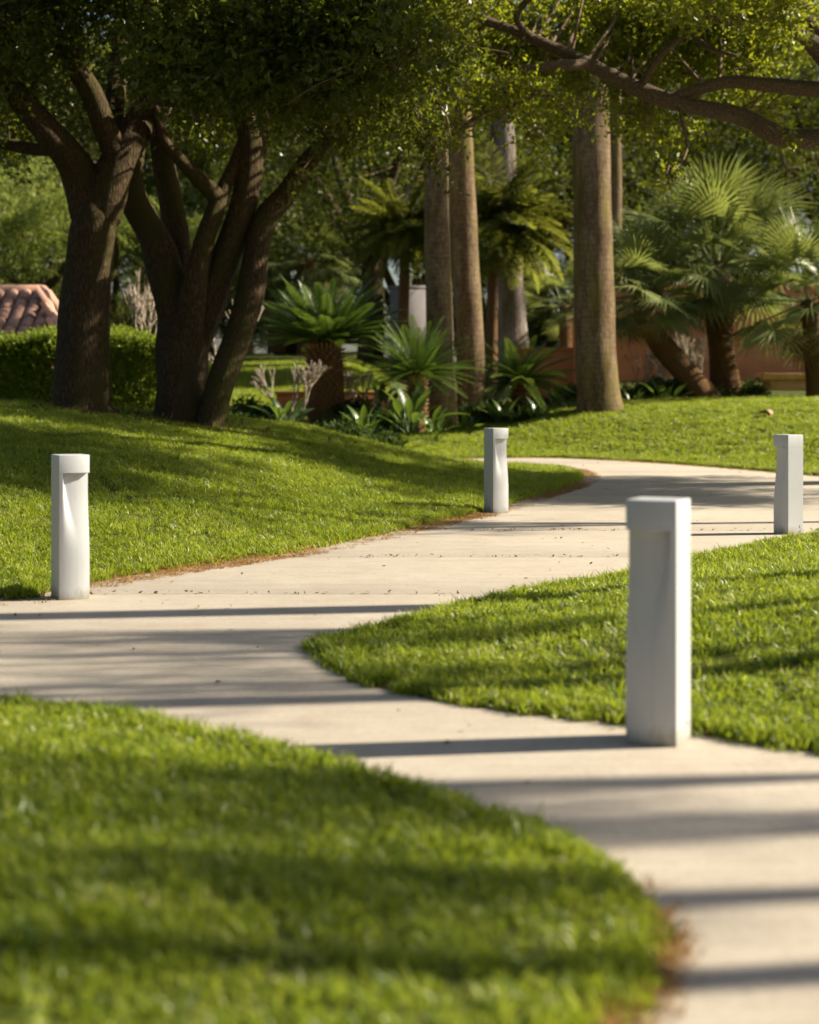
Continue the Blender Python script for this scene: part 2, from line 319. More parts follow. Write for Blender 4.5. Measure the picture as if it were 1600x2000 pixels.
N_poly = [(-26,8.0),(-8,7.4)]+curve_poly([(-4.5,7.0),(-2.4,6.5),gp(0,1352,.055),gp(200,1372,.055),gp(400,1407,.055),gp(600,1454,.055),gp(800,1507,.055),gp(1000,1577,.05),gp(1145,1645,.04),gp(1222,1722,.02),gp(1275,1805),gp(1288,1880),gp(1250,1955),gp(1180,2010),(.2,2.75),(-.3,2.3)])+[(-2,1.2),(-26,-2)]
R_poly = [(-26,32.0),(-6,31.4)]+curve_poly([(-2,30.2),(.4,28.9),gp(1050,894),(3.1,28.3),(4.06,26.8),(4.95,24.6),(5.6,22.8),(7,20.9),(9,19.9),(14,19.5)])+[(26,19.3),(90,19),(90,190),(-90,190),(-90,33)]
POLY = {'L':L_poly,'W':W_poly,'N':N_poly,'R':R_poly}
def sstep(t): t=np.clip(t,0,1); return t*t*(3-2*t)
def wav(x,y): return .018*np.sin(1.3*x+.7*y)+.014*np.sin(2.1*x-1.7*y+1)+.008*np.sin(4.3*x+3.1*y)
def height(x, y):
    x=np.asarray(x,float); y=np.asarray(y,float)
    z=np.full(x.shape,-9.0)
    for k,P in POLY.items():
        s = sdf(x,y,P); edge = np.where(s>0,.025*np.clip(s/.06,0,1),np.maximum(-.07,s*.6)); u=np.maximum(s,0)
        if k=='L': h = 1.03*np.sin(np.pi/2*np.clip(u/8.2,0,1))**1.15*np.interp(x,[-1.4,.6,1.6],[1,.6,.3])
        elif k=='W': h = .20*sstep(u/3.0)
        elif k=='N': h = .09*sstep(u/1.4)
        else:
            side = np.interp(x,[-3,-.8,.6,1.6,3,4.6,7],[.0,.10,.27,.48,.78,.95,1.0])
            h = .92*sstep(u/5.2)**.8*side
            back = np.where(x<0, np.interp(y,[30,33,36,42,50,70],[0,.75,1.05,1.75,2.2,2.6]), np.interp(y,[30,36,42,50,70],[0,.35,.8,1.2,1.8]))
            bl = np.clip((x+1.5)/3.5,0,1)
            lo = np.interp(y,[31,33,36,42,50,70],[0,.55,.95,1.7,2.2,2.6]); ro = np.interp(y,[34,40,48,70],[0,.1,.7,1.6])
            h = h + lo*(1-bl)+ro*bl
        h = h + wav(x,y)*np.clip(u/1.0,0,1)
        z = np.maximum(z, edge+h)
    return z
def hz(x,y): return float(height(np.array([x]),np.array([y]))[0])

def axis(*segs):
    out=[]
    for a,b,st in segs: out.append(np.arange(a,b,st))
    return np.concatenate(out+[[segs[-1][1]]])
gx = axis((-90,-14,4),(-14,-6.5,.5),(-6.5,6.5,.1),(6.5,14,.35),(14,90,4))
gy = axis((-30,1.2,2),(1.2,30,.1),(30,50,.4),(50,190,6))
X,Y = np.meshgrid(gx,gy,indexing='ij'); Z = height(X,Y)
nx,ny = len(gx),len(gy)
i,j = np.meshgrid(np.arange(nx-1),np.arange(ny-1),indexing='ij'); i=i.ravel(); j=j.ravel()
q = np.stack([i*ny+j,(i+1)*ny+j,(i+1)*ny+j+1,i*ny+j+1],1)
ground = link('ground', mesh_np('ground', np.stack([X,Y,Z],-1).reshape(-1,3), [q], M['ground'], True))
TF=np.zeros(X.shape)
for P_ in POLY.values(): TF=np.maximum(TF,np.clip((sdf(X,Y,P_)-.05)/.15,0,1))
attr(ground.data,'turf',TF.ravel()); tag(ground,'brown soil under the lawns and planting beds','ground',kind='structure')
path = link('path', None); tag(path,'pale concrete garden path winding between the lawns','path',kind='structure')
cuts = [-30,-12,-3,2.2,7.75,9.62,11.74,13.95,16.3,18.7,21.2,23.8,26.6,31.5]
for a,b in zip(cuts[:-1],cuts[1:]):
    g=Geo(); e=.010; tl=.03
    p=[]
    for z_ in (-.12,-.004,0):
        k = e+(.004 if z_==0 else 0)
        for x_,y0 in ((-26,a+k-tl*0),(26,a+k),(26,b-k),(-26,b-k)): p.append((x_,y0+tl*(x_/26),z_))
    p=np.array(p); qd=[(8,9,10,11)]
    for r_ in (0,4):
        for s_ in range(4): qd.append((r_+s_,r_+(s_+1)%4,r_+4+(s_+1)%4,r_+4+s_))
    g.add(p,qd); link('slab', g.mesh('slab',M['concrete'],False), path)

# ---------------------------------------------------------------- grass (stuff: real blades scattered by geometry nodes)
def tuft(name, n, rad, hmin, hmax, w, lean, mat, seed):
    r=np.random.default_rng(seed); g=Geo(); RN=[]
    for k in range(n):
        RN+=[r.uniform()]*5
        a=r.uniform(0,6.28); rr=rad*math.sqrt(r.uniform()); b=np.array([rr*math.cos(a),rr*math.sin(a),-.012])
        h=r.uniform(hmin,hmax); az=r.uniform(0,6.28); ln=r.uniform(.15,1)*lean*h; dr=np.array([math.cos(az),math.sin(az),0])
        sd_=np.array([-dr[1],dr[0],0])*w*r.uniform(.7,1.2)/2
        if r.uniform()<.5: sd_=np.array([math.cos(az+.8),math.sin(az+.8),0])*w/2
        m=b+dr*ln*.35+np.array([0,0,h*.6]); t=b+dr*ln+np.array([0,0,h*r.uniform(.85,1.0)])
        g.add([b-sd_,b+sd_,m+sd_*.8,m-sd_*.8,t],[(0,1,2,3)],[(3,2,4)])
    me=g.mesh(name,mat,False); attr(me,'rnd',RN); o=bpy.data.objects.new(name,me); return o
def template_collection(name, objs):
    c=bpy.data.collections.new(name)
    for o in objs: c.objects.link(o)
    return c
def scatter(name, pts, rotz, tilt, scl, coll, label, cat):
    me=bpy.data.meshes.new(name); me.vertices.add(len(pts)); me.vertices.foreach_set('co',np.asarray(pts,np.float32).ravel())
    rv=me.attributes.new('rot','FLOAT_VECTOR','POINT'); rv.data.foreach_set('vector',np.stack([tilt[:,0],tilt[:,1],rotz],1).astype(np.float32).ravel())
    attr(me,'scl',scl)
    o=link(name,me); tag(o,label,cat,kind='stuff')
    ng=bpy.data.node_groups.new(name,'GeometryNodeTree')
    ng.interface.new_socket('Geometry',in_out='INPUT',socket_type='NodeSocketGeometry'); ng.interface.new_socket('Geometry',in_out='OUTPUT',socket_type='NodeSocketGeometry')
    N=ng.nodes.new; K=ng.links.new
    gi=N('NodeGroupInput'); go=N('NodeGroupOutput'); ip=N('GeometryNodeInstanceOnPoints'); ci=N('GeometryNodeCollectionInfo')
    ci.inputs['Collection'].default_value=coll; ci.inputs['Separate Children'].default_value=True; ci.inputs['Reset Children'].default_value=True
    ra=N('GeometryNodeInputNamedAttribute'); ra.data_type='FLOAT_VECTOR'; ra.inputs['Name'].default_value='rot'
    sa=N('GeometryNodeInputNamedAttribute'); sa.data_type='FLOAT'; sa.inputs['Name'].default_value='scl'
    e2=N('FunctionNodeEulerToRotation')
    K(gi.outputs[0],ip.inputs['Points']); K(ci.outputs[0],ip.inputs['Instance']); ip.inputs['Pick Instance'].default_value=True
    K(ra.outputs[0],e2.inputs[0]); K(e2.outputs[0],ip.inputs['Rotation']); K(sa.outputs[0],ip.inputs['Scale']); K(ip.outputs[0],go.inputs[0])
    md=o.modifiers.new('scatter','NODES'); md.node_group=ng; return o
GR = template_collection('grass_tufts',[tuft('tuft_%d'%k,27,.055,.020,.056,.0064,1.4,M['grass'],k) for k in range(6)])
GT = template_collection('tall_tufts',[tuft('tall_tuft_%d'%k,20,.04,.035,.075,.0062,.9,M['grass'],20+k) for k in range(4)])
TH = template_collection('thatch_tufts',[tuft('thatch_%d'%k,22,.07,.006,.022,.005,3.2,M['thatch'],40+k) for k in range(4)])

def sample(poly_key, box, n, frust=True, smin=.0, smax=99):
    x=rng.uniform(box[0],box[1],n); y=rng.uniform(box[2],box[3],n)
    if frust: k=np.abs(x)<.2424*y*1.10+2.3; x=x[k]; y=y[k]
    s=sdf(x,y,POLY[poly_key]); k=(s>smin)&(s<smax); return x[k],y[k],s[k]
def lawn(key, box, dens, scale, label, ymax=None):
    area=(box[1]-box[0])*(box[3]-box[2])
    x,y,s=sample(key,box,int(area*dens))
    # clumpy growth: thin out and shorten by a soft pattern
    pat=.5+.25*np.sin(5.1*x+2.2*np.sin(3.7*y))+.25*np.sin(6.3*y+2*np.sin(4.9*x))
    k=rng.uniform(size=len(x))<.72+.28*pat; x=x[k];y=y[k];s=s[k];pat=pat[k]
    z=height(x,y); n=len(x)
    sc_=scale*(.64+.3*pat)*rng.uniform(.65,1.4,n)
    o=scatter('lawn_grass',np.stack([x,y,z],1),rng.uniform(0,6.28,n),rng.normal(0,.28,(n,2)),sc_,GR,label,'grass')
    return o
lawn('N',(-4.2,1.2,1.6,7.4),800,1.0,'blurred green grass of the nearest lawn at bottom left')
lawn('W',(-.7,6.6,3.0,16.6),560,1.0,'green grass of the pointed lawn behind the nearest bollard')
lawn('L',(-8.4,2.6,8.8,24.5),480,1.1,'green grass on the rising lawn behind the leftmost bollard')
lawn('R',(-1.8,11.4,20.5,36),260,1.45,'bright sunlit grass on the far mound behind the two distant bollards')
# ragged longer blades and dry clippings along the lawn edges
def edge_points(keys, lo, hi, dens, box):
    xs=[];ys=[]
    for k in keys:
        x,y,s=sample(k,box,int((box[1]-box[0])*(box[3]-box[2])*dens),True,lo,hi); xs.append(x);ys.append(y)
    return np.concatenate(xs),np.concatenate(ys)
x,y=edge_points(['N','W','L','R'],0.0,.10,700,(-6,9,2.0,30)); n=len(x)
scatter('edge_grass',np.stack([x,y,height(x,y)],1),rng.uniform(0,6.28,n),rng.normal(0,.25,(n,2)),rng.uniform(.6,1.15,n),GT,'longer ragged grass blades along the edges of the lawns','grass')
x,y=edge_points(['L','R'],-.22,.06,1300,(-6,9,2.0,30)); n=len(x)
kk=rng.uniform(size=n)<np.clip(.55+.5*np.sin(1.7*x+.9*y),.12,1); x=x[kk];y=y[kk];n=len(x)
x2,y2=edge_points(['N'],-.035,.05,4200,(.2,.8,2.9,4.15)); k2=rng.uniform(size=len(x2))<np.clip((4.1-y2)*1.6,0,1); x=np.concatenate([x,x2[k2]]); y=np.concatenate([y,y2[k2]]); n=len(x)
scatter('dry_clippings',np.stack([x,y,np.maximum(height(x,y),0.0)+.004],1),rng.uniform(0,6.28,n),rng.normal(0,.1,(n,2)),rng.uniform(.6,1.2,n),TH,'brown dry clippings strewn where the lawns meet the path','clippings')

# ---------------------------------------------------------------- bollards
BW,BH,BU = .172,.80,.013
def bollard_meshes(hand):
    zb=BH*.876; nxs=36
    xs=np.linspace(-BW/2,BW/2,nxs+1); u=xs/(BW/2); front=-BW/2+BU-BU*(1-u**2)-.0
    def rec(z):                                              # scoop under the hood: one wall, open at the other side, running out downwards
        t=np.clip((zb-z)/(BH*.60),0,1); D=.032*(1-sstep((t-.2)/.8)); v=u*hand
        e=np.clip((v+.78)/(.07+1.4*t**1.2),0,1); return D*(e*e*(3-2*e))
    def section(z,scoop): 
        fy=front+(rec(z) if scoop else 0); f=np.stack([xs,fy,np.full(nxs+1,z)],1)
        back=np.array([(BW/2,BW/2,z),(-BW/2,BW/2,z)]); return np.vstack([f,back])
    def loft(rings,capb,capt):
        g=Geo(); m=len(rings[0]); V=np.concatenate(rings); n=len(rings)
        i,j=np.meshgrid(np.arange(n-1),np.arange(m),indexing='ij'); i=i.ravel();j=j.ravel();k=(j+1)%m
        g.add(V,np.stack([i*m+j,i*m+k,(i+1)*m+k,(i+1)*m+j],1))
        for ring,flip in ((0,True),(n-1,False)):
            c=V[ring*m:(ring+1)*m].mean(0); c[1]=BW*.3; b=g.n; g.add(np.vstack([V[ring*m:(ring+1)*m],[c]]))
            t=np.stack([np.arange(m),(np.arange(m)+1)%m,np.full(m,m)],1); t=t[:,::-1] if flip else t; g.t.append(t+b)
        return g
    zs=np.concatenate([np.linspace(0,BH*.28,4),np.linspace(BH*.30,zb-.0003,46)])
    body=loft([section(z,True) for z in zs],1,1).mesh('body',M['bollard'],True)
    def shrink(s,k): r=s.copy(); c=np.array([0,0,0]); r[:,0]*=1-k/(BW/2); r[:,1]*=1-k/(BW/2); return r
    top=[section(zb,False),section(BH-.005,False),shrink(section(BH-.0015,False),.0015),shrink(section(BH,False),.005)]
    hood=loft(top,1,1).mesh('hood',M['bollard'],True)
    for me in (body,hood): me.set_sharp_from_angle(angle=math.radians(33))
    g=Geo(); g.box((.01*hand,-BW/2+.018,zb-.0035),(BW*.5,.020,.005)); lens=g.mesh('lens',M['lens'],False)
    g=Geo()
    for zc in (.052,.063):
        a=np.linspace(0,6.283,17); ring=[]
        g.tube([(BW/2+.0005,BW*.28+.0050*math.cos(t),zc+.0055*math.sin(t)) for t in a],[.0011]*17,4,1,cap=False)
    mark=g.mesh('badge',M['mark'],True)
    return body,hood,lens,mark
BM={h:bollard_meshes(h) for h in (1,-1)}
def bollard(px,py,ang,label,badge,side=1):
    x,y=gp(px,py); t=thing('bollard_light',label,'bollard',(x,y,.001),ang,'bollard lights along the path')
    b_body,b_hood,b_lens,b_mark=BM[1 if ang>0 else -1]
    link('body',b_body,t); link('hood',b_hood,t); link('lens',b_lens,t)
    if badge: link('badge',b_mark,t)
    return t
R_=math.radians
bollard(1285,1447,R_(-26),'large white bollard light nearest the camera, its sunlit side facing right',True)
bollard(138,1168,R_(28),'white bollard light at far left beside the rising lawn',False)
bollard(970,1001,R_(31),'smallest white bollard light in the middle, beside the tip of the left lawn',False)
bollard(1539,1042,R_(-60),'white bollard light at far right, seen side-on against the shaded path',True)

# ---------------------------------------------------------------- foliage
LEAF_N=10
def sprig_cloud(centres, radii, counts, leaf, flat=.7, sprig=.22, seed=0, outward=.6, droop=.15, leaves=LEAF_N):
    """leaf quads on short sprigs filling blobs; returns verts (N*4,3) and per-leaf random"""
    r=np.random.default_rng(seed); V=[];RN=[]
    for c,R,n in zip(centres,radii,counts):
        d=r.normal(size=(n,3)); d/=np.linalg.norm(d,axis=1,keepdims=True)
        rad=R*r.uniform(.25,1,n)**.55; p=np.array(c)+d*rad[:,None]*np.array([1,1,flat])
        ax=d*outward+r.normal(size=(n,3))*.55; ax[:,2]-=droop; ax/=np.linalg.norm(ax,axis=1,keepdims=True)
        t=np.linspace(.05,1,leaves)[None,:,None]
        base=p[:,None,:]+ax[:,None,:]*t*sprig*r.uniform(.6,1.3,(n,1,1))+r.normal(size=(n,leaves,3))*.012
        ld=ax[:,None,:]*.5+r.normal(size=(n,leaves,3))*.75; ld/=np.linalg.norm(ld,axis=2,keepdims=True)
        w=np.cross(ld,r.normal(size=(n,leaves,3))); w/=np.linalg.norm(w,axis=2,keepdims=True)+1e-6
        L=leaf*r.uniform(.65,1.25,(n,leaves,1)); nn=np.cross(ld,w)
        m=base+ld*L*.5
        v=np.stack([base,m+w*L*.24+nn*L*.08,base+ld*L,m-w*L*.24+nn*L*.08],2)
        V.append(v.reshape(-1,3)); tone=r.uniform(-.28,.22)
        RN.append(np.repeat(np.clip(r.uniform(0,1,n*leaves)*.8+.1+tone,0,1),4))
    return np.concatenate(V),np.concatenate(RN)
def leaf_mesh(name,V,RN,mat):
    n=len(V)//4; me=mesh_np(name,V,[np.arange(n*4).reshape(n,4)],mat,False); attr(me,'rnd',RN); return me

def px_limb(d, pts, dd=0):
    """pts: (px,py,radius_px[,distance offset]) at distance d -> points, radii"""
    P=[];R=[]
    for p in pts:
        dist=d+(p[3] if len(p)>3 else 0); P.append(at(p[0],p[1],dist)); R.append(p[2]/F*dist)
    return P,R
def clumps(boxes, seed):
    r=np.random.default_rng(seed); C=[];R=[]
    for (x0,x1,y0,y1,d0,d1,n,r0,r1) in boxes:
        for k in range(n):
            C.append(np.array(at(r.uniform(x0,x1),r.uniform(y0,y1),r.uniform(d0,d1)))); R.append(r.uniform(r0,r1))
    return C,R
def make_oak(name,label,base,limbs,boxes,seed,leafsize=.084,dens=165,group='broad oaks around the path',mat='oakleaf',cat='tree',limbmat='bark'):
    t=thing(name,label,cat,base,0,group); B=np.array(base); skel=[]
    for k,(pname,P,R) in enumerate(limbs):
        g=Geo(); path_=g.tube([np.array(p)-B for p in P],R,18 if pname=='trunk' else 12,5,.035 if pname=='trunk' else .03,seed*50+k)
        link(pname,g.mesh(pname,M[limbmat if pname=='limb' else 'bark']),t)
        if k>0 or len(limbs)==1: skel.append(path_[len(path_)//3:])
    S=np.concatenate(skel); C,R=clumps(boxes,seed); r=np.random.default_rng(seed+99)
    g=Geo(); cent=[];rad=[];cnt=[]
    for c,R0 in zip(C,R):
        c=c-B; dd=np.linalg.norm(S-c,axis=1); s=S[np.argmin(dd)]; L=dd.min(); 
        if L>.15:
            mid=(s+c)/2+r.normal(size=3)*L*.10+np.array([0,0,.05*L]); r0=min(.010+.007*L,.03)
            g.tube([s,mid,c],[r0,r0*.7,r0*.35],6,4,0,0)
        for k in range(5):
            e=c+r.normal(size=3)*R0*.55*np.array([1,1,.7]); g.tube([c+(s-c)*.15,(c+e)/2+r.normal(size=3)*.05,e],[.012,.009,.004],4,2,0,0)
        cent.append(c);rad.append(R0);cnt.append(int(dens*(R0/.75)**2.3)+8)
    link('branches',g.mesh('branches',M['twig']),t)['kind']='stuff'
    V,RN=sprig_cloud(cent,rad,cnt,leafsize,seed=seed,sprig=.30)
    link('crown',leaf_mesh('crown',V,RN,M[mat]),t)['kind']='stuff'; return t

# oak with a single leaning trunk, left
dA=20.3
A_limbs=[('trunk',)+px_limb(dA,[(158,835,92),(158,806,72),(159,785,61),(160,750,55),(164,660,50),(168,580,48),(177,480,46),(186,420,44),(190,385,36),(193,365,22)])]
for pts in ([(176,470,30),(172,405,38),(157,345,36),(130,300,33,-.2),(92,255,29,-.4),(45,200,26,-.6),(0,150,22,-.8),(-60,60,18,-1),(-120,-80,12,-1)],
            [(190,470,34),(206,385,40),(228,320,37),(262,258,34,.1),(288,212,30,.2),(292,150,27,.2),(292,90,26,.2),(302,20,24,.2),(330,-120,18,0),(350,-260,12,0)],
            [(232,310,26),(205,250,24,-.2),(178,180,22,-.4),(140,120,19,-.6),(110,70,16,-.8),(70,-40,12,-1)],
            [(275,255,24),(310,228,21,.3),(350,195,19,.6),(405,165,18,.9),(445,135,14,1.2),(520,80,10,1.4)],
            [(300,60,18),(330,160,15,.5),(380,120,14,.8),(450,40,11,1)],
            [(120,285,16,-.2),(80,292,13,.2),(30,285,12,.5),(-40,270,10,.8)],
            [(215,290,22,.3),(225,200,20,.8),(232,100,17,1.2),(245,-20,14,1.5),(260,-160,10,1.5)]):
    A_limbs.append(('limb',)+px_limb(dA,pts))
A_base=at(158,800,dA); A_base.z=hz(A_base.x,A_base.y)
make_oak('oak_tree','oak with one thick dark trunk forking high, at far left in front of the hedge',A_base,A_limbs,[
    (-40,330,-130,55,18.4,20.2,13,.55,.85),(-100,340,-180,230,22,25,20,.6,.9),(-80,25,110,240,19,21,5,.35,.55),(90,180,70,150,19.2,19.8,2,.22,.34),
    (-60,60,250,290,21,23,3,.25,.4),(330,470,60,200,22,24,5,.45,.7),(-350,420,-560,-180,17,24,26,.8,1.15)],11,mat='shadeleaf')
# oak of several stems from one base
dB=20.9
B_limbs=[('trunk',)+px_limb(dB,[(362,855,86),(362,822,70),(360,795,61),(358,765,56),(356,700,51),(360,640,50),(366,585,42),(370,545,24)])]
for pts in ([(350,680,34),(342,600,38),(325,540,36),(308,480,32),(285,435,29),(264,395,29),(256,350,25),(262,290,21),(280,210,17),(300,110,14),(310,-40,10)],
            [(350,560,26,.3),(347,480,25,.4),(335,400,25,.6),(318,310,22,.8),(305,220,17,1),(300,100,12,1)],
            [(364,680,30,-.1),(374,600,30,-.2),(385,530,24,-.25),(402,460,20,-.25),(424,395,19,-.2),(400,362,16,-.3),(360,320,14,-.4),(322,275,12,-.5),(300,200,9,-.6)],
            [(424,405,15,-.2),(445,350,14,-.1),(468,295,12,0),(500,200,9,.2)],
            [(372,700,30),(395,620,34),(425,545,31),(455,465,28),(478,390,27),(488,320,25),(488,270,22),(470,200,18),(462,120,15),(455,-40,11)],
            [(478,400,16,.4),(505,300,16,.6),(515,220,14,.8),(540,100,11,1)],
            [(408,850,34,-.35),(415,810,30,-.35),(434,740,27,-.35),(464,660,27,-.3),(490,570,27,-.2),(503,480,26,-.1),(520,425,25,0),(562,375,22,0),(598,322,19,-.2),(640,272,16,-.5),(700,235,12,-.8),(765,205,9,-1.1),(850,150,6,-1.4)],
            [(640,272,11,-.5),(680,200,9,-.4),(740,100,8,-.3),(800,-20,6,0)]):
    B_limbs.append(('limb',)+px_limb(dB,pts))
B_base=at(365,815,dB); B_base.z=hz(B_base.x,B_base.y)
make_oak('oak_tree','oak of several stems spreading from one base, right of the single-trunk oak',B_base,B_limbs,[
    (340,840,-80,130,17.2,19.6,30,.5,.8),(380,820,100,190,18,20.2,14,.35,.6),(480,720,180,235,19,20.4,6,.25,.4),(350,420,215,290,20.5,22,3,.2,.32),(838,850,285,330,18.4,18.6,2,.10,.16),
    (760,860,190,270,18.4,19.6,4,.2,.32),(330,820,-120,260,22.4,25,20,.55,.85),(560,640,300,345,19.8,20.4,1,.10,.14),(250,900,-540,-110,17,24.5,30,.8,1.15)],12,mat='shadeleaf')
# big oak standing outside the frame at right, its limbs reaching in
dC=21.0
C_base=Vector((8.4,21.8,hz(8.4,21.8)))
C_tr=[C_base+Vector((0,0,-.2)),C_base+Vector((-.05,-.05,.6)),C_base+Vector((-.25,-.2,1.6)),C_base+Vector((-.5,-.4,2.6)),C_base+Vector((-.8,-.6,3.4))]
cs=tuple(C_tr[3]); 
def joinl(p0,r0,px):
    P,R=px_limb(dC,px); return [Vector(p0)]+P,[r0]+R
C_limbs=[('trunk',C_tr,[.62,.48,.43,.42,.36])]
for p0,r0,pts in ((C_tr[3],.26,[(1780,300,28),(1690,285,26),(1600,272,24),(1535,270,24),(1495,252,23),(1450,228,21),(1390,215,19),(1325,202,19),(1262,180,21),(1200,150,17),(1130,115,15),(1060,84,13),(1000,58,12),(945,38,12),(915,15,10),(885,-20,9),(850,-80,7)]),
                  (C_tr[4],.22,[(1800,150,22),(1690,165,20),(1600,174,18),(1500,165,17),(1420,160,15),(1350,178,14),(1290,192,12),(1230,170,9)]),
                  (C_tr[4],.34,[(1720,190,44),(1640,120,42),(1585,62,38),(1540,5,33),(1500,-80,26),(1460,-220,18)]),
                  (C_tr[4],.22,[(1950,-40,26,-1),(1800,-170,20,-2.5),(1560,-240,15,-3.8),(1300,-270,10,-4.6),(1150,-280,7,-5),(1000,-290,5,-5.3)]),
                  (C_tr[4],.24,[(2000,50,26),(2080,-100,20),(2150,-260,14)]),
                  (C_tr[4],.22,[(2150,60,22,1),(2300,-20,18,1.5),(2450,-120,12,2)])):
    P,R=joinl(p0,r0,pts); R=[k*.84 for k in R]; C_limbs.append(('limb',P,R))
for pts in ([(1150,125,11),(1085,128,10,-.3),(1015,142,9,-.5),(965,200,9,-.7),(915,243,8,-.9),(870,250,5,-1)],
            [(1600,90,16,-.2),(1540,55,13,-.4),(1480,32,12,-.6),(1420,40,9,-.8),(1380,30,7,-.9)],
            [(1250,170,8),(1290,110,7,-.3),(1340,70,6,-.5),(1390,95,5,-.7),(1440,110,4,-.8)],
            [(1040,76,8),(1010,30,7,-.2),(1060,-30,6,-.4)]):
    C_limbs.append(('limb',)+px_limb(dC,pts))
make_oak('oak_tree','oak whose long sunlit limb reaches in over the path from the upper right',C_base,C_limbs,[
    (860,1580,-90,-10,18.8,20.6,9,.35,.6),(860,1580,-80,60,21.6,23.8,16,.4,.7),(860,1250,40,190,21.6,23.5,18,.35,.6),(860,1000,110,200,19.5,21,5,.25,.45),(1200,1600,0,150,22,24,18,.4,.65),(1250,1600,-40,60,19,20.5,6,.3,.5),(900,1130,180,235,19.5,22,6,.2,.35),(1190,1340,205,250,21.6,22.6,4,.2,.34),
    (1420,1640,150,220,21.9,23,5,.25,.4),(1040,1075,250,290,20,20.4,2,.10,.16),(1560,1600,280,300,20,20.4,1,.10,.14),(1300,1330,345,350,19.5,19.8,1,.10,.13),
    (1060,2000,-340,-170,14.8,18.4,36,.5,.85),(1780,2700,-30,225,18.4,24.0,48,.6,.95)],13,limbmat='limbbark')

# a whole oak used for the trees farther off and outside the frame
def generic_oak(name,label,loc,seed,H=8.0,W=4.2,mat='farleaf',leafsize=.11,n=46,dens=85,low=.32,rad=(.8,1.25),fork=.32,thick=1.0):
    t=thing(name,label,'tree',loc,0,'trees behind the garden'); r=np.random.default_rng(seed); g=Geo()
    tr=g.tube([(0,0,-.3),(.02,0,.3),(.1,.05,H*fork*.5),(.05,.12,H*fork)],[.46*thick,.36*thick,.30*thick,.28*thick],14,5,.04,seed); link('trunk',g.mesh('trunk',M['bark']),t)
    S=[];k0=5
    for k in range(k0):
        a=k*6.283/k0+r.uniform(-.4,.4); ro=W*r.uniform(.5,.75); g=Geo()
        P=g.tube([(.05,.12,H*fork*.92),(math.cos(a)*ro*.35,math.sin(a)*ro*.35,H*(fork+.14)),(math.cos(a)*ro*.7,math.sin(a)*ro*.7,H*(fork+.30)),(math.cos(a)*ro,math.sin(a)*ro,H*r.uniform(.72,.85))],[.2*thick,.15*thick,.1*thick,.05*thick],8,4,.03,seed+k)
        link('limb',g.mesh('limb',M['bark']),t); S.append(P[4:])
    S=np.concatenate(S); g=Geo(); cent=[];rd=[];cnt=[]
    for k in range(n):
        d=r.normal(size=3); d/=np.linalg.norm(d); d*=r.uniform(.45,1)**.5
        c=np.array([d[0]*W,d[1]*W,H*(low+1)/2+d[2]*H*(1-low)/2]); s=S[np.argmin(np.linalg.norm(S-c,axis=1))]
        g.tube([s,(s+c)/2+r.normal(size=3)*.12,c],[.035*thick,.025*thick,.012*thick],5,2); R0=r.uniform(*rad); cent.append(c);rd.append(R0);cnt.append(int(dens*R0**2.2)+5)
    link('branches',g.mesh('branches',M['twig']),t)['kind']='stuff'
    V,RN=sprig_cloud(cent,rd,cnt,leafsize,seed=seed,sprig=.38); link('crown',leaf_mesh('crown',V,RN,M[mat]),t)['kind']='stuff'; return t
def copy_tree(o, loc, rotz=0, scale=1.0, label=None, group=None):
    c=o.copy(); COL.objects.link(c); c.location=loc; c.rotation_euler=(0,0,rotz); c.scale=scale if hasattr(scale,'__len__') else (scale,)*3
    if label: c['label']=label
    if group: c['group']=group
    for ch in list(o.children):
        k=ch.copy(); COL.objects.link(k); k.parent=c
        for g in list(ch.children):
            m=g.copy(); COL.objects.link(m); m.parent=k
    return c
def gnd(px,d): x=(px-800)/F*d; return Vector((x,d,hz(x,d)))
far=generic_oak('oak_tree','dark oak with trunk split in a V behind the sago palm',gnd(722,46),31,H=9,W=4.6,low=.36,n=54,dens=95)
for k,(px,d,sc_,rz,lab) in enumerate([
    (640,62,1.35,1.0,'tall dark tree far behind the V-trunked oak, left of it'),
    (860,58,1.35,2.1,'tall dark tree far behind the pair of slim palm trunks'),
    (1060,66,1.5,3.3,'tall dark tree far behind the thick palm trunk'),
    (1240,60,1.4,4.0,'tall dark tree far behind the fan palms, left of them'),
    (1430,64,1.5,5.1,'tall dark tree far behind the fan palms, above their crowns'),
    (1640,58,1.4,.4,'tall dark tree far behind the terracotta wall at right edge'),
    (470,66,1.5,1.6,'tall dark tree far behind the multi-stemmed oak'),
    (290,62,1.4,2.7,'tall dark tree far behind the gap between the two left oaks'),
    (-90,64,1.5,.9,'tall dark tree far behind the left edge of the picture'),
    (160,74,1.6,4.9,'tallest dark tree behind the pale trees at left'),
    (60,68,1.55,3.9,'tall dark tree far behind the tiled roof at left')]):
    copy_tree(far,gnd(px,d),rz,sc_,lab)
low=generic_oak('leafy_tree','pale green sunlit leafy tree behind the tiled roof at left edge',gnd(40,48),33,H=5.4,W=3.0,mat='paleleaf',leafsize=.10,n=40,dens=85,low=.12,rad=(.6,1.0),fork=.2)
copy_tree(low,gnd(225,50),2.2,.92,'pale green leafy tree seen between the two left oaks')
copy_tree(low,gnd(395,54),4.2,.95,'pale green leafy tree seen through the stems of the multi-stemmed oak')
copy_tree(low,gnd(-110,46),1.2,1.0,'pale green leafy tree half outside the left edge')
dk=generic_oak('dense_tree','dense dark leafy tree between the slim palms and the V-trunked oak',gnd(800,52),34,H=6.5,W=3.0,mat='farleaf',leafsize=.10,n=44,dens=90,low=.06,rad=(.7,1.1),fork=.2)
copy_tree(dk,gnd(960,53),1.4,1.0,'dense dark leafy tree behind the feathery palm')
copy_tree(dk,gnd(1140,52),2.9,1.05,'dense dark leafy tree behind the thick palm trunk')
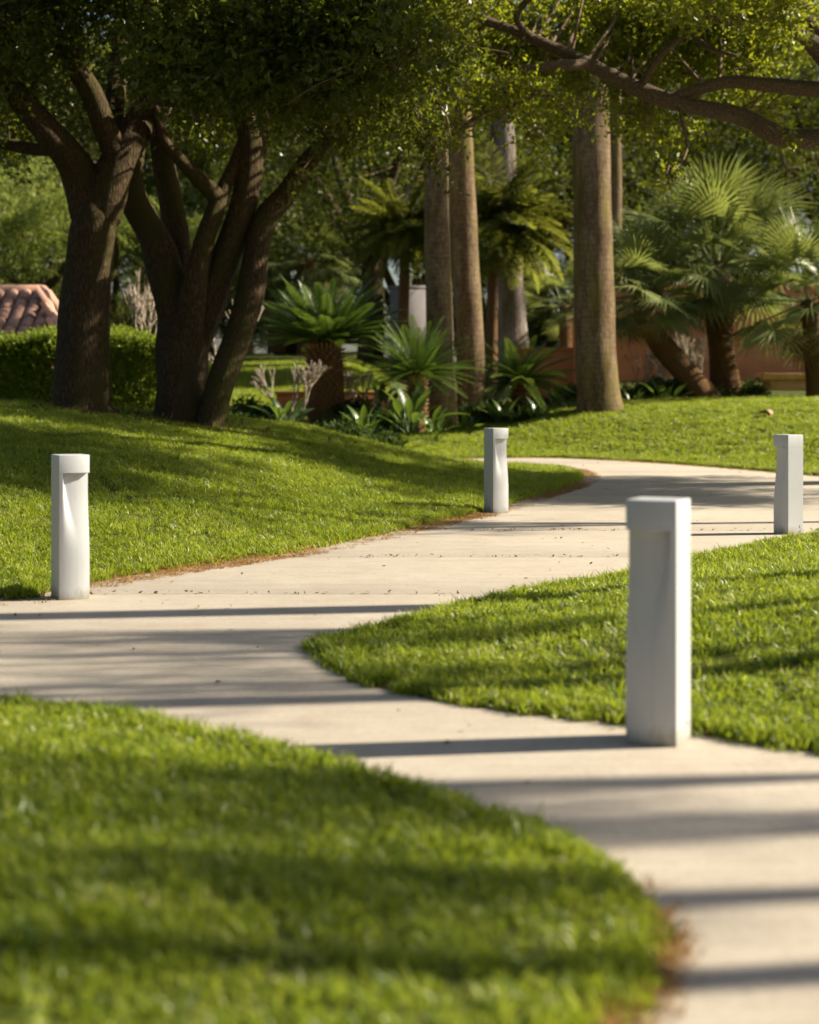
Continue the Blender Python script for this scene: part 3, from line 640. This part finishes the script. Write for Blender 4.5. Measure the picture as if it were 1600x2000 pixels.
copy_tree(dk,gnd(1330,54),4.4,1.1,'dense dark leafy tree right behind the largest fan palm')
copy_tree(dk,gnd(1530,52),5.6,1.1,'dense dark leafy tree above the terracotta wall at right')
copy_tree(dk,gnd(150,58),.7,1.1,'dense dark leafy tree behind the pale trees at left')
copy_tree(dk,gnd(350,60),2.3,1.15,'dense dark leafy tree behind the leafless shrub between the left oaks')
copy_tree(dk,gnd(-10,57),5.0,1.1,'dense dark leafy tree behind the tiled roof')
copy_tree(dk,gnd(560,54),3.4,1.0,'dense dark leafy tree behind the sago palm')
# outside the frame at right: the trees whose shade crosses the path
shade=generic_oak('oak_tree','tall narrow tree outside the right edge, level with the tip of the pointed lawn',(9.2,8.1,hz(9.2,8.1)),41,H=10.0,W=1.5,mat='oakleaf',leafsize=.08,n=24,dens=330,low=.62,rad=(.14,.34),fork=.55,thick=.3)
shade.scale=(1.2,.45,1.0)
for x_,y_,rz_,lab in ((9.9,9.0,0.0,'tall narrow tree outside the right edge, second in the row from the camera side'),(8.9,9.6,3.14,'tall narrow tree outside the right edge beside the middle of the pointed lawn'),
                      (9.4,6.4,3.14,'tall narrow tree outside the right edge just beyond the nearest lawn'),(10.2,5.95,0.0,'tall narrow tree outside the right edge, second closest to the camera'),(9.3,5.25,3.14,'tall narrow tree outside the right edge closest to the camera')):
    copy_tree(shade,(x_,y_,hz(x_,y_)),rz_,(1.2,.45,1.0),lab)
copy_tree(shade,(10.6,16.1,hz(10.6,16.1)),4.0,(1.2,.85,1.05),'oak on the pointed lawn farther off outside the right edge')
for x_,y_,rz_,s_,lab in ((-13,4,.5,1.1,'added oak outside the left edge nearest the camera, blocking skylight'),(-14.5,13,1.7,1.15,'added oak outside the left edge on the rising lawn, blocking skylight'),(-7,-10,2.6,1.2,'added oak behind the camera to the left, blocking skylight'),(3,-13,3.5,1.2,'added oak straight behind the camera, blocking skylight'),(-15,-4,4.4,1.2,'added oak behind the camera at far left, blocking skylight'),(12,-9,5.2,1.1,'added oak behind the camera to the right, blocking skylight')):
    copy_tree(far,(x_,y_,hz(x_,y_)),rz_,s_,lab,'unseen trees added to block skylight')  # unseen oaks added to block the sky and deepen the shade

# ---------------------------------------------------------------- fronds
def pinnate(name,L,n,leaf,width,droop,vee,curl,mat,seed,sweep=.9,t0=.12,jit=.06):
    r=np.random.default_rng(seed); g=Geo(); rs=np.linspace(0,1,9)
    def pt(t): return np.array([L*t*(1-.12*droop*t),0,-droop*L*t*t*.5])
    g.tube([pt(t) for t in rs],[.016*(1-.8*t)+.003 for t in rs],4,1)
    for t in np.linspace(t0,.995,n):
        tan=pt(min(t+.02,1.02))-pt(t-.02); tan/=np.linalg.norm(tan); up=np.array([-tan[2],0,tan[0]])
        ll=leaf*(math.sin(math.pi*min(1,.18+.82*t))**.6)*r.uniform(.9,1.08)
        for s in (-1,1):
            b=pt(t); dr=tan*sweep*(.5+.6*t)+np.array([0,s,0])+up*vee+r.normal(size=3)*jit; dr/=np.linalg.norm(dr)
            wv=np.cross(dr,up*1.0+np.array([0,s*.2,0])); wv/=np.linalg.norm(wv); m=b+dr*ll*.5; e=b+dr*ll+np.array([0,0,-curl*ll])
            g.add([b,m+wv*width/2,e,m-wv*width/2],None,[(0,1,2),(0,2,3)])
    return g.mesh(name,mat,False)
def fan(name,petiole,R,n,spread,mat,seed,droop=.18):
    r=np.random.default_rng(seed); g=Geo(); g.tube([(0,0,0),(petiole*.5,0,.02),(petiole,0,0)],[.013,.011,.009],4,2)
    hub=np.array([petiole,0,0]); A=np.linspace(-spread/2,spread/2,n); prev=None
    for k,a in enumerate(A):
        l=R*(.72+.28*math.cos(a*.55))*r.uniform(.92,1.05); dr=np.array([math.cos(a),math.sin(a),.10*math.cos(3*a)]); dr/=np.linalg.norm(dr)
        sd_=np.array([-math.sin(a),math.cos(a),0]); w=l*.30*spread/n*.60; m=hub+dr*l*.30+np.array([0,0,.012*(k%2)]); e=hub+dr*l+np.array([0,0,-droop*l*r.uniform(.4,1.5)])
        mm=hub+dr*l*.68+np.array([0,0,-droop*l*.25])
        g.add([hub,m-sd_*w,m+np.array([0,0,.018]),m+sd_*w,mm-sd_*w*.7,mm+np.array([0,0,.008]),mm+sd_*w*.7,e],None,[(0,1,2),(0,2,3),(1,4,5),(1,5,2),(2,5,6),(2,6,3),(4,7,5),(5,7,6)])
    return g.mesh(name,mat,False)
def crown_fronds(parent, top, meshes, n, e0, e1, seed, scale=(.85,1.1), name='frond', out=.06, az=None, power=1.0):
    r=np.random.default_rng(seed)
    for k in range(n):
        u=((k+.5)/n)**power; el=math.radians(e0+(e1-e0)*u+r.uniform(-8,8)); a=k*2.39996+r.uniform(-.25,.25)
        if az is not None: a=az[0]+(az[1]-az[0])*r.uniform()
        s=r.uniform(*scale)
        link(name,meshes[k%len(meshes)],parent,(top[0]+out*math.cos(a),top[1]+out*math.sin(a),top[2]),(r.uniform(-.35,.35),-el,a),s)
PIN_SAGO=[pinnate('sago_frond',1.35,60,.20,.012,.42,.35,.05,M['sago'],k) for k in range(3)]
PIN_DATE=[pinnate('feather_frond',1.7,64,.40,.0085,.62,.22,.22,M['date'],10+k,sweep=.75,jit=.16) for k in range(3)]
PIN_TALL=[pinnate('palm_frond',2.8,46,.55,.035,.8,.1,.4,M['date'],20+k) for k in range(2)]
FAN=[fan('fan_frond',.80,.66,30,math.radians(230),M['fan'],30+k,.24) for k in range(3)]
FAN_D=[fan('dead_fan_frond',.6,.6,16,math.radians(150),M['deadfrond'],35+k,.4) for k in range(2)]

# tall slim palm trunks
def tall_palm(label,d,pts,mat='palm',top=11.0,n=16,seed=0,name='palm_tree'):
    P,R=px_limb(d,pts); b=P[0].copy(); z0=hz(b.x,b.y); base=Vector((b.x,b.y,min(z0,b.z)))
    t=thing(name,label,'palm',base,0,'tall palms'); P=[p-base for p in P]
    dirv=(P[-1]-P[-2]).normalized(); tp=P[-1]+dirv*((top-P[-1].z)/max(dirv.z,.2)); P=[Vector((0,0,-.25))+Vector((P[0].x,0,0))]+P+[ (P[-1]+tp)/2, tp]; R=[R[0]*1.12]+R+[R[-1]*.85,R[-1]*.7]
    g=Geo(); g.tube(P,R,20,8,.02,seed); link('trunk',g.mesh('trunk',M[mat]),t)
    crown_fronds(t,tp,PIN_TALL,n,80,-25,seed); return t
pm=tall_palm('slim pale palm trunk left of a close pair, mossy on its sunlit side',33.0,[(862,848,34),(862,790,30),(860,700,27),(857,560,25),(853,420,24),(851,290,24),(850,180,23)],seed=51)
tall_palm('slim palm trunk right of a close pair, mossless and tan',34.0,[(922,842,31),(920,760,27),(917,640,27),(910,520,27),(904,400,26),(899,280,25),(895,180,24)],seed=52)
tall_palm('thickest palm trunk, standing alone left of the fan palms',33.0,[(1174,812,48),(1170,770,43),(1163,680,40),(1160,560,39),(1158,430,38),(1156,300,37),(1154,180,36)],seed=53)
tall_palm('thin pinkish palm trunk half hidden behind the thickest one',46.0,[(1206,700,13),(1204,500,12),(1203,350,11.5),(1202,200,11)],seed=54,top=14)
tall_palm('grey palm trunk in shade behind the feathery palm',43.0,[(1002,672,30),(1001,620,27),(996,520,25),(988,400,24),(981,260,24),(978,150,23)],mat='palmgrey',seed=55,top=13)
# outside the frame at right: palms whose trunks throw the thin bands of shade on the path
for k,(x,y,s,rz,lab) in enumerate([(6.4,10.0,.62,.3,'palm on the pointed lawn outside the right edge, farthest of three'),
                                   (7.4,7.6,.4,1.2,'palm outside the right edge level with the nearest bollard'),
                                   (6.6,4.3,.28,2.2,'palm outside the right edge nearest the camera')]):
    copy_tree(pm,(x,y,hz(x,y)),rz,(s,s,.85),lab)

# sago palms
def sago(label,base,trunk_r,trunk_h,n,seed,sc_=1.0,e0=82,e1=-8):
    t=thing('sago_palm',label,'cycad',base,0,'sago palms in the bed'); r=np.random.default_rng(seed); g=Geo()
    g.tube([(0,0,-.2),(0,0,.1),(0,0,trunk_h*.6),(0,0,trunk_h)],[trunk_r*.9,trunk_r,trunk_r*1.02,trunk_r*.8],20,5,.02,seed)
    link('trunk',g.mesh('trunk',M['fibre']),t)
    # old frond bases studding the trunk
    g=Geo(); rows=int(trunk_h/.075)
    for i_ in range(rows):
        for j_ in range(15):
            a=(j_+.5*(i_%2))*6.283/15+r.uniform(-.1,.1); z=.05+i_*.075+r.uniform(-.012,.012); c=np.array([math.cos(a),math.sin(a),0])
            b=c*trunk_r*.93+np.array([0,0,z]); e=c*(trunk_r+.055)+np.array([0,0,z+.06]); s_=np.array([-c[1],c[0],0])*.035
            g.add([b-s_,b+s_,e+s_*.6,e-s_*.6,b+np.array([0,0,.05])],[(0,1,2,3)],[(3,2,4),(0,3,4),(1,4,2)])
    o=link('frond_stubs',g.mesh('frond_stubs',M['stub'],False),t); o['kind']='stuff'
    g=Geo()
    for j_ in range(22):
        a=j_*6.283/22; c=np.array([math.cos(a),math.sin(a),0]); g.tube([c*trunk_r*.72+np.array([0,0,trunk_h-.04]),c*(trunk_r*.9)+np.array([0,0,trunk_h+.12])],[.028,.014],5,1)
    link('crown_collar',g.mesh('crown_collar',M['petiole']),t)
    crown_fronds(t,(0,0,trunk_h+.10),PIN_SAGO,n,e0,e1,seed,(.82*sc_,1.02*sc_),out=trunk_r*.6,power=.8); return t
def on(px,d): return gnd(px,d)
sg=at(635,795,32.5); sago('large sago palm with stout brown trunk and umbrella of dark fronds',(sg.x,sg.y,sg.z-.1),.37,1.22,120,61,1.16,76,6)
sg=at(815,812,31.5); sago('smaller sago palm partly hidden behind the left slim palm trunk',(sg.x,sg.y,sg.z-.1),.17,.78,72,62,.9)
sg=at(1015,800,34.5); sago('low sago palm with drooping fronds right of the slim palm pair',(sg.x,sg.y,sg.z-.1),.17,.62,70,63,.95,70,-25)

# feathery palms
def feather(label,base,h,r0,n,seed,sc_=1.0,lean=0):
    t=thing('feather_palm',label,'palm',base,0,'feathery palms'); g=Geo()
    g.tube([(0,0,-.2),(lean*.2,0,h*.3),(lean*.5,0,h*.7),(lean,0,h)],[r0*1.2,r0,r0*.9,r0*1.15],14,6,.06,seed); link('trunk',g.mesh('trunk',M['fibre']),t)
    crown_fronds(t,(lean,0,h),PIN_DATE,n,82,-38,seed,(.8*sc_,1.05*sc_),power=.75); return t
b_=at(958,690,40); feather('feathery yellow-green palm between the slim pair and the thickest trunk',(b_.x,b_.y,b_.z-.5),3.6,.14,84,71,1.25,.15)
b_=at(786,650,41); feather('feathery palm hidden behind the left slim palm trunk',(b_.x,b_.y,b_.z-.5),3.0,.13,56,72,1.0,.1)

# fan palms
def fan_palm(label,base,pts,rad,n,seed,sc_=1.0,e1=-35,dead=5):
    t=thing('fan_palm',label,'palm',base,0,'fan palms'); g=Geo(); g.tube(pts,rad,14,6,.06,seed); link('trunk',g.mesh('trunk',M['fibre']),t)
    tp=pts[-1]; crown_fronds(t,tp,FAN,n,85,e1,seed,(.85*sc_,1.15*sc_),out=.1,power=.85)
    if dead: crown_fronds(t,(tp[0],tp[1],tp[2]-.12),FAN_D,dead,-45,-75,seed+1,(.7*sc_,.9*sc_),name='dead_frond')
    return t
def rel(d,*pp):
    b=at(pp[0][0],pp[0][1],d); return b,[at(a,c,d)-b for a,c in pp]
b_,p_=rel(37.0,(1421,800),(1415,740),(1406,660),(1402,590),(1400,520)); fan_palm('largest fan palm with upright dark trunk in front of the terracotta wall',b_,p_,[.36,.32,.30,.28,.27],52,81,1.62,-30,9)
b_,p_=rel(36.0,(1400,800),(1345,735),(1292,672),(1262,620),(1258,575)); fan_palm('fan palm with a dark trunk leaning steeply left',b_,p_,[.28,.25,.24,.24,.22],48,82,1.2,-45)
b_,p_=rel(35.5,(1602,800),(1598,740),(1590,660),(1588,590)); fan_palm('fan palm at the right edge with hanging fronds',b_,p_,[.3,.27,.25,.24],36,83,1.4,-38,8)
b_,p_=rel(44,(1105,720),(1105,600)); fan_palm('small fan palm half behind the thickest palm trunk',b_,p_,[.2,.18],20,84,1.1,-30,0)
b_,p_=rel(50,(600,700),(600,560),(602,510)); fan_palm('pale fan palm far off above the large sago palm',b_,p_,[.3,.28,.27],34,85,1.35,-50,8)
b_,p_=rel(51,(540,690),(540,560)); fan_palm('pale fan palm far off just right of the multi-stemmed oak',b_,p_,[.28,.26],28,86,1.2,-50,6)

# ---------------------------------------------------------------- shrubs and low plants
def bare_shrub(label,base,h,seed,depth=5,spread=.26,r0=.019):
    t=thing('bare_shrub',label,'shrub',base,0,'leafless pale shrubs'); r=np.random.default_rng(seed); 
    def grow(g,p,d,l,rad,k):
        e=p+d*l; g.tube([p,(p+e)/2+r.normal(size=3)*l*.05,e],[rad,rad*.9,rad*.78],6,2)
        if k==0: return
        for s in range(2 if r.uniform()<.75 else 3):
            nd=d+r.normal(size=3)*spread; nd[2]+=.30; nd/=np.linalg.norm(nd); grow(g,e,nd,l*r.uniform(.75,1.0),rad*.82,k-1)
    for s in range(4):
        g=Geo(); d=np.array([r.normal()*.55,r.normal()*.35,1.0]); d/=np.linalg.norm(d); grow(g,np.array([r.normal()*.05,r.normal()*.05,-.1]),d,h*.27,r0,depth-1)
        link('stem',g.mesh('stem',M['bare']),t)
    return t
for px,py,d,h,sd_,lab in ((282,690,29.0,1.35,91,'leafless pale shrub between the two left oaks above the hedge'),
                       (440,735,27.5,1.35,92,'leafless pale shrub seen through the gap in the multi-stemmed oak'),
                       (572,800,30.5,1.0,93,'leafless pale shrub left of the large sago trunk'),
                       (1255,800,37.5,1.5,94,'leafless pale shrub under the leaning fan palm'),
                       (1345,800,38.5,1.75,95,'leafless pale shrub between the two fan palm trunks'),
                       (690,790,33.8,.8,96,'small leafless shrub right behind the large sago trunk')):
    b=at(px,py,d); bare_shrub(lab,(b.x,b.y,b.z-.1),h,sd_)
def broad_leaf(name,L,W,seed):
    r=np.random.default_rng(seed); g=Geo(); st=.55*L; g.tube([(0,0,0),(st*.5,0,.0),(st,0,0)],[.014,.012,.008],4,1)
    n=7; V=[]
    for k in range(n):
        t=k/(n-1); w=W*math.sin(math.pi*min(1,.08+.92*t))**.8*(1-.15*t); x=st+L*t*(1-.1*t); z=-.35*L*t*t
        V+=[(x,-w,z+w*.35),(x,0,z),(x,w,z+w*.35)]
    q=[]
    for k in range(n-1): b=k*3; q+=[(b,b+1,b+4,b+3),(b+1,b+2,b+5,b+4)]
    g.add(V,q); return g.mesh(name,M['broad'],True)
BL=[broad_leaf('broad_leaf',.62,.10,k) for k in range(3)]
def broad_plant(label,base,n,seed,s=1.0):
    t=thing('broadleaf_plant',label,'plant',base,0,'broad-leaved plants in the bed'); crown_fronds(t,(0,0,0),BL,n,86,28,seed,(.7*s,1.1*s),name='leaf',out=.08); return t
for px,py,d,n,sd_,s,lab in ((712,858,29.6,14,101,.7,'broad-leaved plant in front of the large sago trunk'),
                    (800,845,30.3,14,102,1.05,'broad-leaved plant left of the slim pale palm base'),
                    (745,812,32.5,10,103,.9,'broad-leaved plant with one bright sunlit leaf right of the large sago'),
                    (1300,800,35.6,12,104,.85,'broad-leaved plant left of the leaning fan palm trunk'),
                    (1362,798,36.2,10,105,.75,'broad-leaved plant between the fan palm trunks'),
                    (1085,815,34.6,12,106,.8,'broad-leaved plant left of the thickest palm trunk'),
                    (845,862,30.6,12,109,.75,'strappy plant at the foot of the left slim palm'),
                    (905,858,32.6,12,110,.7,'strappy plant between the slim palm pair'),
                    (1050,835,33.2,12,111,.7,'strappy plant in the gap left of the thickest palm'),
                    (560,838,28.9,12,113,.75,'strappy plant at the left end of the sago bed'),
                    (1235,800,35.2,10,107,.6,'low broad-leaved plant right of the thickest palm trunk'),
                    (985,830,33.0,12,108,.7,'broad-leaved plant right of the slim palm pair')):
    b=at(px,py,d); broad_plant(lab,(b.x,b.y,b.z),n,sd_,s)
# trimmed hedge
def leaf_block(name,label,cat,x0,x1,y0,y1,zb,zt,n,leaf,mat,seed,kind=None,follow=False,rough=.05):
    r=np.random.default_rng(seed); x=r.uniform(x0,x1,n); y=r.uniform(y0,y1,n); u=r.uniform(size=n)
    # most sprigs sit near the clipped faces
    top=u<.45; z=np.where(top,zt-np.abs(r.normal(0,.05,n)),r.uniform(zb,zt,n)); front=(u>.45)&(u<.8); y=np.where(front,y0+np.abs(r.normal(0,.06,n)),y)
    z=z+np.where(top,rough*(np.sin(2.3*x+1)+np.sin(5.1*x)+.7*np.sin(3.7*y)),0)
    if follow: z=z-zt+ (height(x,y)+ (zt-zb)*(.55+.45*np.sin(3*x+2*y)*np.sin(2.3*y)))
    V,RN=sprig_cloud(np.stack([x,y,z],1),np.full(n,.05),np.ones(n,int),leaf,seed=seed,sprig=.14,leaves=9)
    return V,RN
hb=1.05
hg=thing('hedge','clipped green hedge behind the single-trunk oak at left','hedge',(-5.4,27.2,.7),0)
V,RN=leaf_block('hedge','','',-8.2,-3.75,26.6,27.9,.7,1.98,17000,.055,'hedgeleaf',111); link('foliage',leaf_mesh('foliage',V-np.array([-5.4,27.2,.7]),RN,M['hedgeleaf']),hg)
g=Geo()
for k in range(26):
    x_=rng.uniform(-2.7,1.6); y_=rng.uniform(-.4,.5); g.tube([(x_,y_,-.5),(x_+rng.normal()*.1,y_,.4),(x_+rng.normal()*.2,y_+rng.normal()*.1,1.05)],[.03,.022,.01],5,2)
link('stems',g.mesh('stems',M['twig']),hg)
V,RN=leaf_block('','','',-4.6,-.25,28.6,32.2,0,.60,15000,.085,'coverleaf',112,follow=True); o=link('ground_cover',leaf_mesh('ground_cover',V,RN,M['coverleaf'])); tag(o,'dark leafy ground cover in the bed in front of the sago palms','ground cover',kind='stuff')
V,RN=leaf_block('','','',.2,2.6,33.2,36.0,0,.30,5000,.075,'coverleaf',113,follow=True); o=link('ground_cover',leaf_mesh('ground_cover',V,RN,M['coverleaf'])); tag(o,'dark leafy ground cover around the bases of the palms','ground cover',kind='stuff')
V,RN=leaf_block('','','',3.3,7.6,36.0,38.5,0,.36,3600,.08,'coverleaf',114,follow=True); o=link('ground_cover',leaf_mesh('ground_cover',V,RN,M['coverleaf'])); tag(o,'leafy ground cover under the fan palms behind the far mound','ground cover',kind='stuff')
# far sunlit lawn seen between the oaks and the sago palm
n=9000; x=rng.uniform(-9,-.6,n); y=rng.uniform(35,44,n)
GF=template_collection('far_tufts',[tuft('far_tuft_%d'%k,40,.16,.05,.10,.012,.9,M['grass'],60+k) for k in range(3)])
scatter('lawn_grass',np.stack([x,y,height(x,y)],1),rng.uniform(0,6.28,n),rng.normal(0,.1,(n,2)),rng.uniform(.8,1.2,n),GF,'bright sunlit grass far off behind the leafless shrub and sago palm','grass')

# ---------------------------------------------------------------- walls, planters, pavilion
def slab_thing(name,label,cat,parts,loc):
    t=thing(name,label,cat,loc)
    for pn,c,s,m in parts:
        g=Geo(); g.box(c,s); me=g.mesh(pn,M[m],False); o=link(pn,me,t)
        bv=o.modifiers.new('bevel','BEVEL'); bv.width=.015; bv.segments=2
    return t
b=at(650,800,34.6); slab_thing('planter_wall','low terracotta wall behind the large sago palm','wall',[('wall',(0,0,.0),(2.3,.25,.62),'terracotta'),('coping',(0,0,.345),(2.36,.32,.07),'terracotta')],(b.x,b.y,b.z))
b=at(1085,790,41); slab_thing('planter_wall','low terracotta wall with a taller end pier left of the thickest palm','wall',[('wall',(0,0,.55),(2.0,.3,1.5),'terracotta'),('coping',(0,0,1.34),(2.06,.38,.08),'terracotta'),('pier',(.62,-.25,.9),(.42,.5,2.3),'terracotta')],(b.x,b.y,b.z))
b=at(1450,790,45); slab_thing('garden_wall','tall terracotta garden wall behind the fan palms','wall',[('wall',(1.2,0,.9),(9.4,.4,4.4),'terracotta'),('coping',(1.2,0,3.15),(9.5,.5,.1),'terracotta')],(b.x,b.y,b.z))
b=at(1560,785,42); slab_thing('wall_fountain','ochre basin with a thick stone rim against the terracotta wall','basin',[('basin',(0,0,.1),(1.6,.9,.9),'ochre'),('rim',(0,0,.63),(1.95,1.1,.16),'ochre')],(b.x,b.y,b.z))
# cream building glimpsed between the sago and the slim palms
b=at(797,700,44); t=thing('cream_building','cream rendered building glimpsed left of the slim palm pair','building',(b.x,b.y,b.z-.6))
g=Geo(); g.box((0,1.0,1.2),(.95,2,2.4)); link('wall',g.mesh('wall',M['cream'],False),t); g=Geo(); g.box((0,1.0,2.45),(.97,2.02,.10)); link('roof',g.mesh('roof',M['cream'],False),t)
# small pavilion with a clay tile hip roof
dP=31.5; rl=at(40,560,dP); ew=at(40,665,dP)
t=thing('tiled_pavilion','small pavilion with a clay barrel-tile hip roof at the left edge','building',(-8.9,dP+1.6,.6)); B0=np.array([-8.9,dP+1.6,.6])
HX,HY=2.35,1.75; ze=ew.z-.6; zr=rl.z-.6; RX=1.7
g=Geo(); g.box((0,0,ze/2-.1),(HX*2-.5,HY*2-.5,ze+.1)); link('wall',g.mesh('wall',M['terracotta'],False),t)
g=Geo(); g.add([(-HX,-HY,ze),(HX,-HY,ze),(HX,HY,ze),(-HX,HY,ze),(-RX,0,zr-.03),(RX,0,zr-.03)],[(0,1,5,4),(2,3,4,5)],[(1,2,5),(3,0,4),(0,2,1),(0,3,2)]); roof=link('roof',g.mesh('roof',M['rooftile'],False),t)
def half_tile():
    g=Geo(); a=np.linspace(0,math.pi,7); V=[]
    for y_,r_ in ((0,.125),(.46,.105)): V+=[(math.cos(k)*r_,y_,math.sin(k)*r_*.75) for k in a]
    for y_,r_ in ((0,.108),(.46,.09)): V+=[(math.cos(k)*r_,y_,math.sin(k)*r_*.75) for k in a]
    q=[]
    for k in range(6): q+=[(k,k+1,8+k,7+k),(14+k,21+k,22+k,15+k),(k,14+k,15+k,k+1)]
    g.add(V,q); return g.mesh('tile',M['rooftile'],True)
TL=half_tile(); rr=random.Random(5)
def tile_face(o0,right,upv,wbot,inset0,inset1,L,n):
    rv=Vector(right).normalized(); uv=Vector(upv).normalized(); nv=rv.cross(uv); rot=Matrix((rv,uv,nv)).transposed().to_4x4()
    for i_ in range(n):
        for j_ in range(int(L/.38)):
            f=j_*.38/L; x_=.13+i_*.26
            if x_<inset0*f+.05 or x_>wbot-inset1*f-.05: continue
            o=link('tile',TL,roof); o.matrix_local=Matrix.Translation(Vector(o0)+rv*x_+uv*(j_*.38)+nv*(.02+rr.uniform(0,.012)))@rot@Matrix.Rotation(rr.uniform(-.04,.04),4,'Z')
sl=math.hypot(HY,zr-ze); tile_face((-HX,-HY,ze),(1,0,0),(0,HY,zr-ze),2*HX,HX-RX,HX-RX,sl,18)
sl2=math.hypot(HX-RX,zr-ze); tile_face((HX,-HY,ze),(0,1,0),(-(HX-RX),0,zr-ze),2*HY,HY,HY,sl2,13)
g=Geo(); g.tube([(-RX,0,zr+.02),(RX,0,zr+.02)],[.12,.12],10,4); link('ridge_cap',g.mesh('ridge_cap',M['rooftile']),t)
g=Geo(); g.tube([(HX+.04,-HY-.04,ze+.03),(RX,0,zr+.03)],[.12,.12],10,5); link('hip_cap',g.mesh('hip_cap',M['rooftile']),t)

# ---------------------------------------------------------------- small things on the ground
c=at(1497,843,29.5); zz=hz(c.x,c.y)
g=Geo(); th=np.linspace(0,2*np.pi,14,endpoint=False); V=[(0,0,.03)]+[(.14*math.cos(k)*(1+.2*math.sin(3*k)),.10*math.sin(k),.05+.05*math.sin(2*k)) for k in th]
g.add(V,None,[(0,1+k,1+(k+1)%14) for k in range(14)]); g.add(np.array(V)-np.array([0,0,.006]),None,[(0,1+(k+1)%14,1+k) for k in range(14)])
tag(link('fallen_leaf',g.mesh('fallen_leaf',M['fallen'],True),None,(c.x,c.y,zz+.04),(.3,.2,.5)),'single curled pinkish-brown dead leaf lying on the far mound','leaf')
n=700; x=rng.uniform(-4,6.5,n); y=rng.uniform(3,28,n); keep=np.ones(n,bool)
for P in POLY.values(): keep&=sdf(x,y,P)<-.02
x=x[keep];y=y[keep]; n=len(x)
for cy_ in (9.62,11.74,13.95):                      # crumbs caught in the joints
    m_=300; xx=rng.uniform(-4,6,m_); yy=cy_+rng.normal(0,.012,m_)+.03*xx/26; kk=np.ones(m_,bool)
    for P in POLY.values(): kk&=sdf(xx,yy,P)<-.02
    x=np.concatenate([x,xx[kk]]); y=np.concatenate([y,yy[kk]])
n=len(x)
V,RN=sprig_cloud(np.stack([x,y,np.full(n,.010)],1),np.full(n,.001),np.ones(n,int),.032,seed=5,sprig=.02,leaves=1)
V[:,2]=np.clip(V[:,2],.003,.02)
for bx,by in ((A_base.x,A_base.y),(B_base.x,B_base.y),(C_base.x,C_base.y)):      # dead leaves gathered round the oak trunks
    m_=260; a_=rng.uniform(0,6.28,m_); q_=.35+np.abs(rng.normal(0,.55,m_)); lx=bx+q_*np.cos(a_); ly=by+q_*np.sin(a_)
    V2,R2=sprig_cloud(np.stack([lx,ly,height(lx,ly)+.03],1),np.full(m_,.01),np.ones(m_,int),.06,seed=6,sprig=.02,leaves=1); V=np.concatenate([V,V2]); RN=np.concatenate([RN,R2])
o=link('leaf_litter',leaf_mesh('leaf_litter',V,RN,M['litter'])); tag(o,'tiny dead leaves and crumbs scattered over the concrete path','litter',kind='stuff')
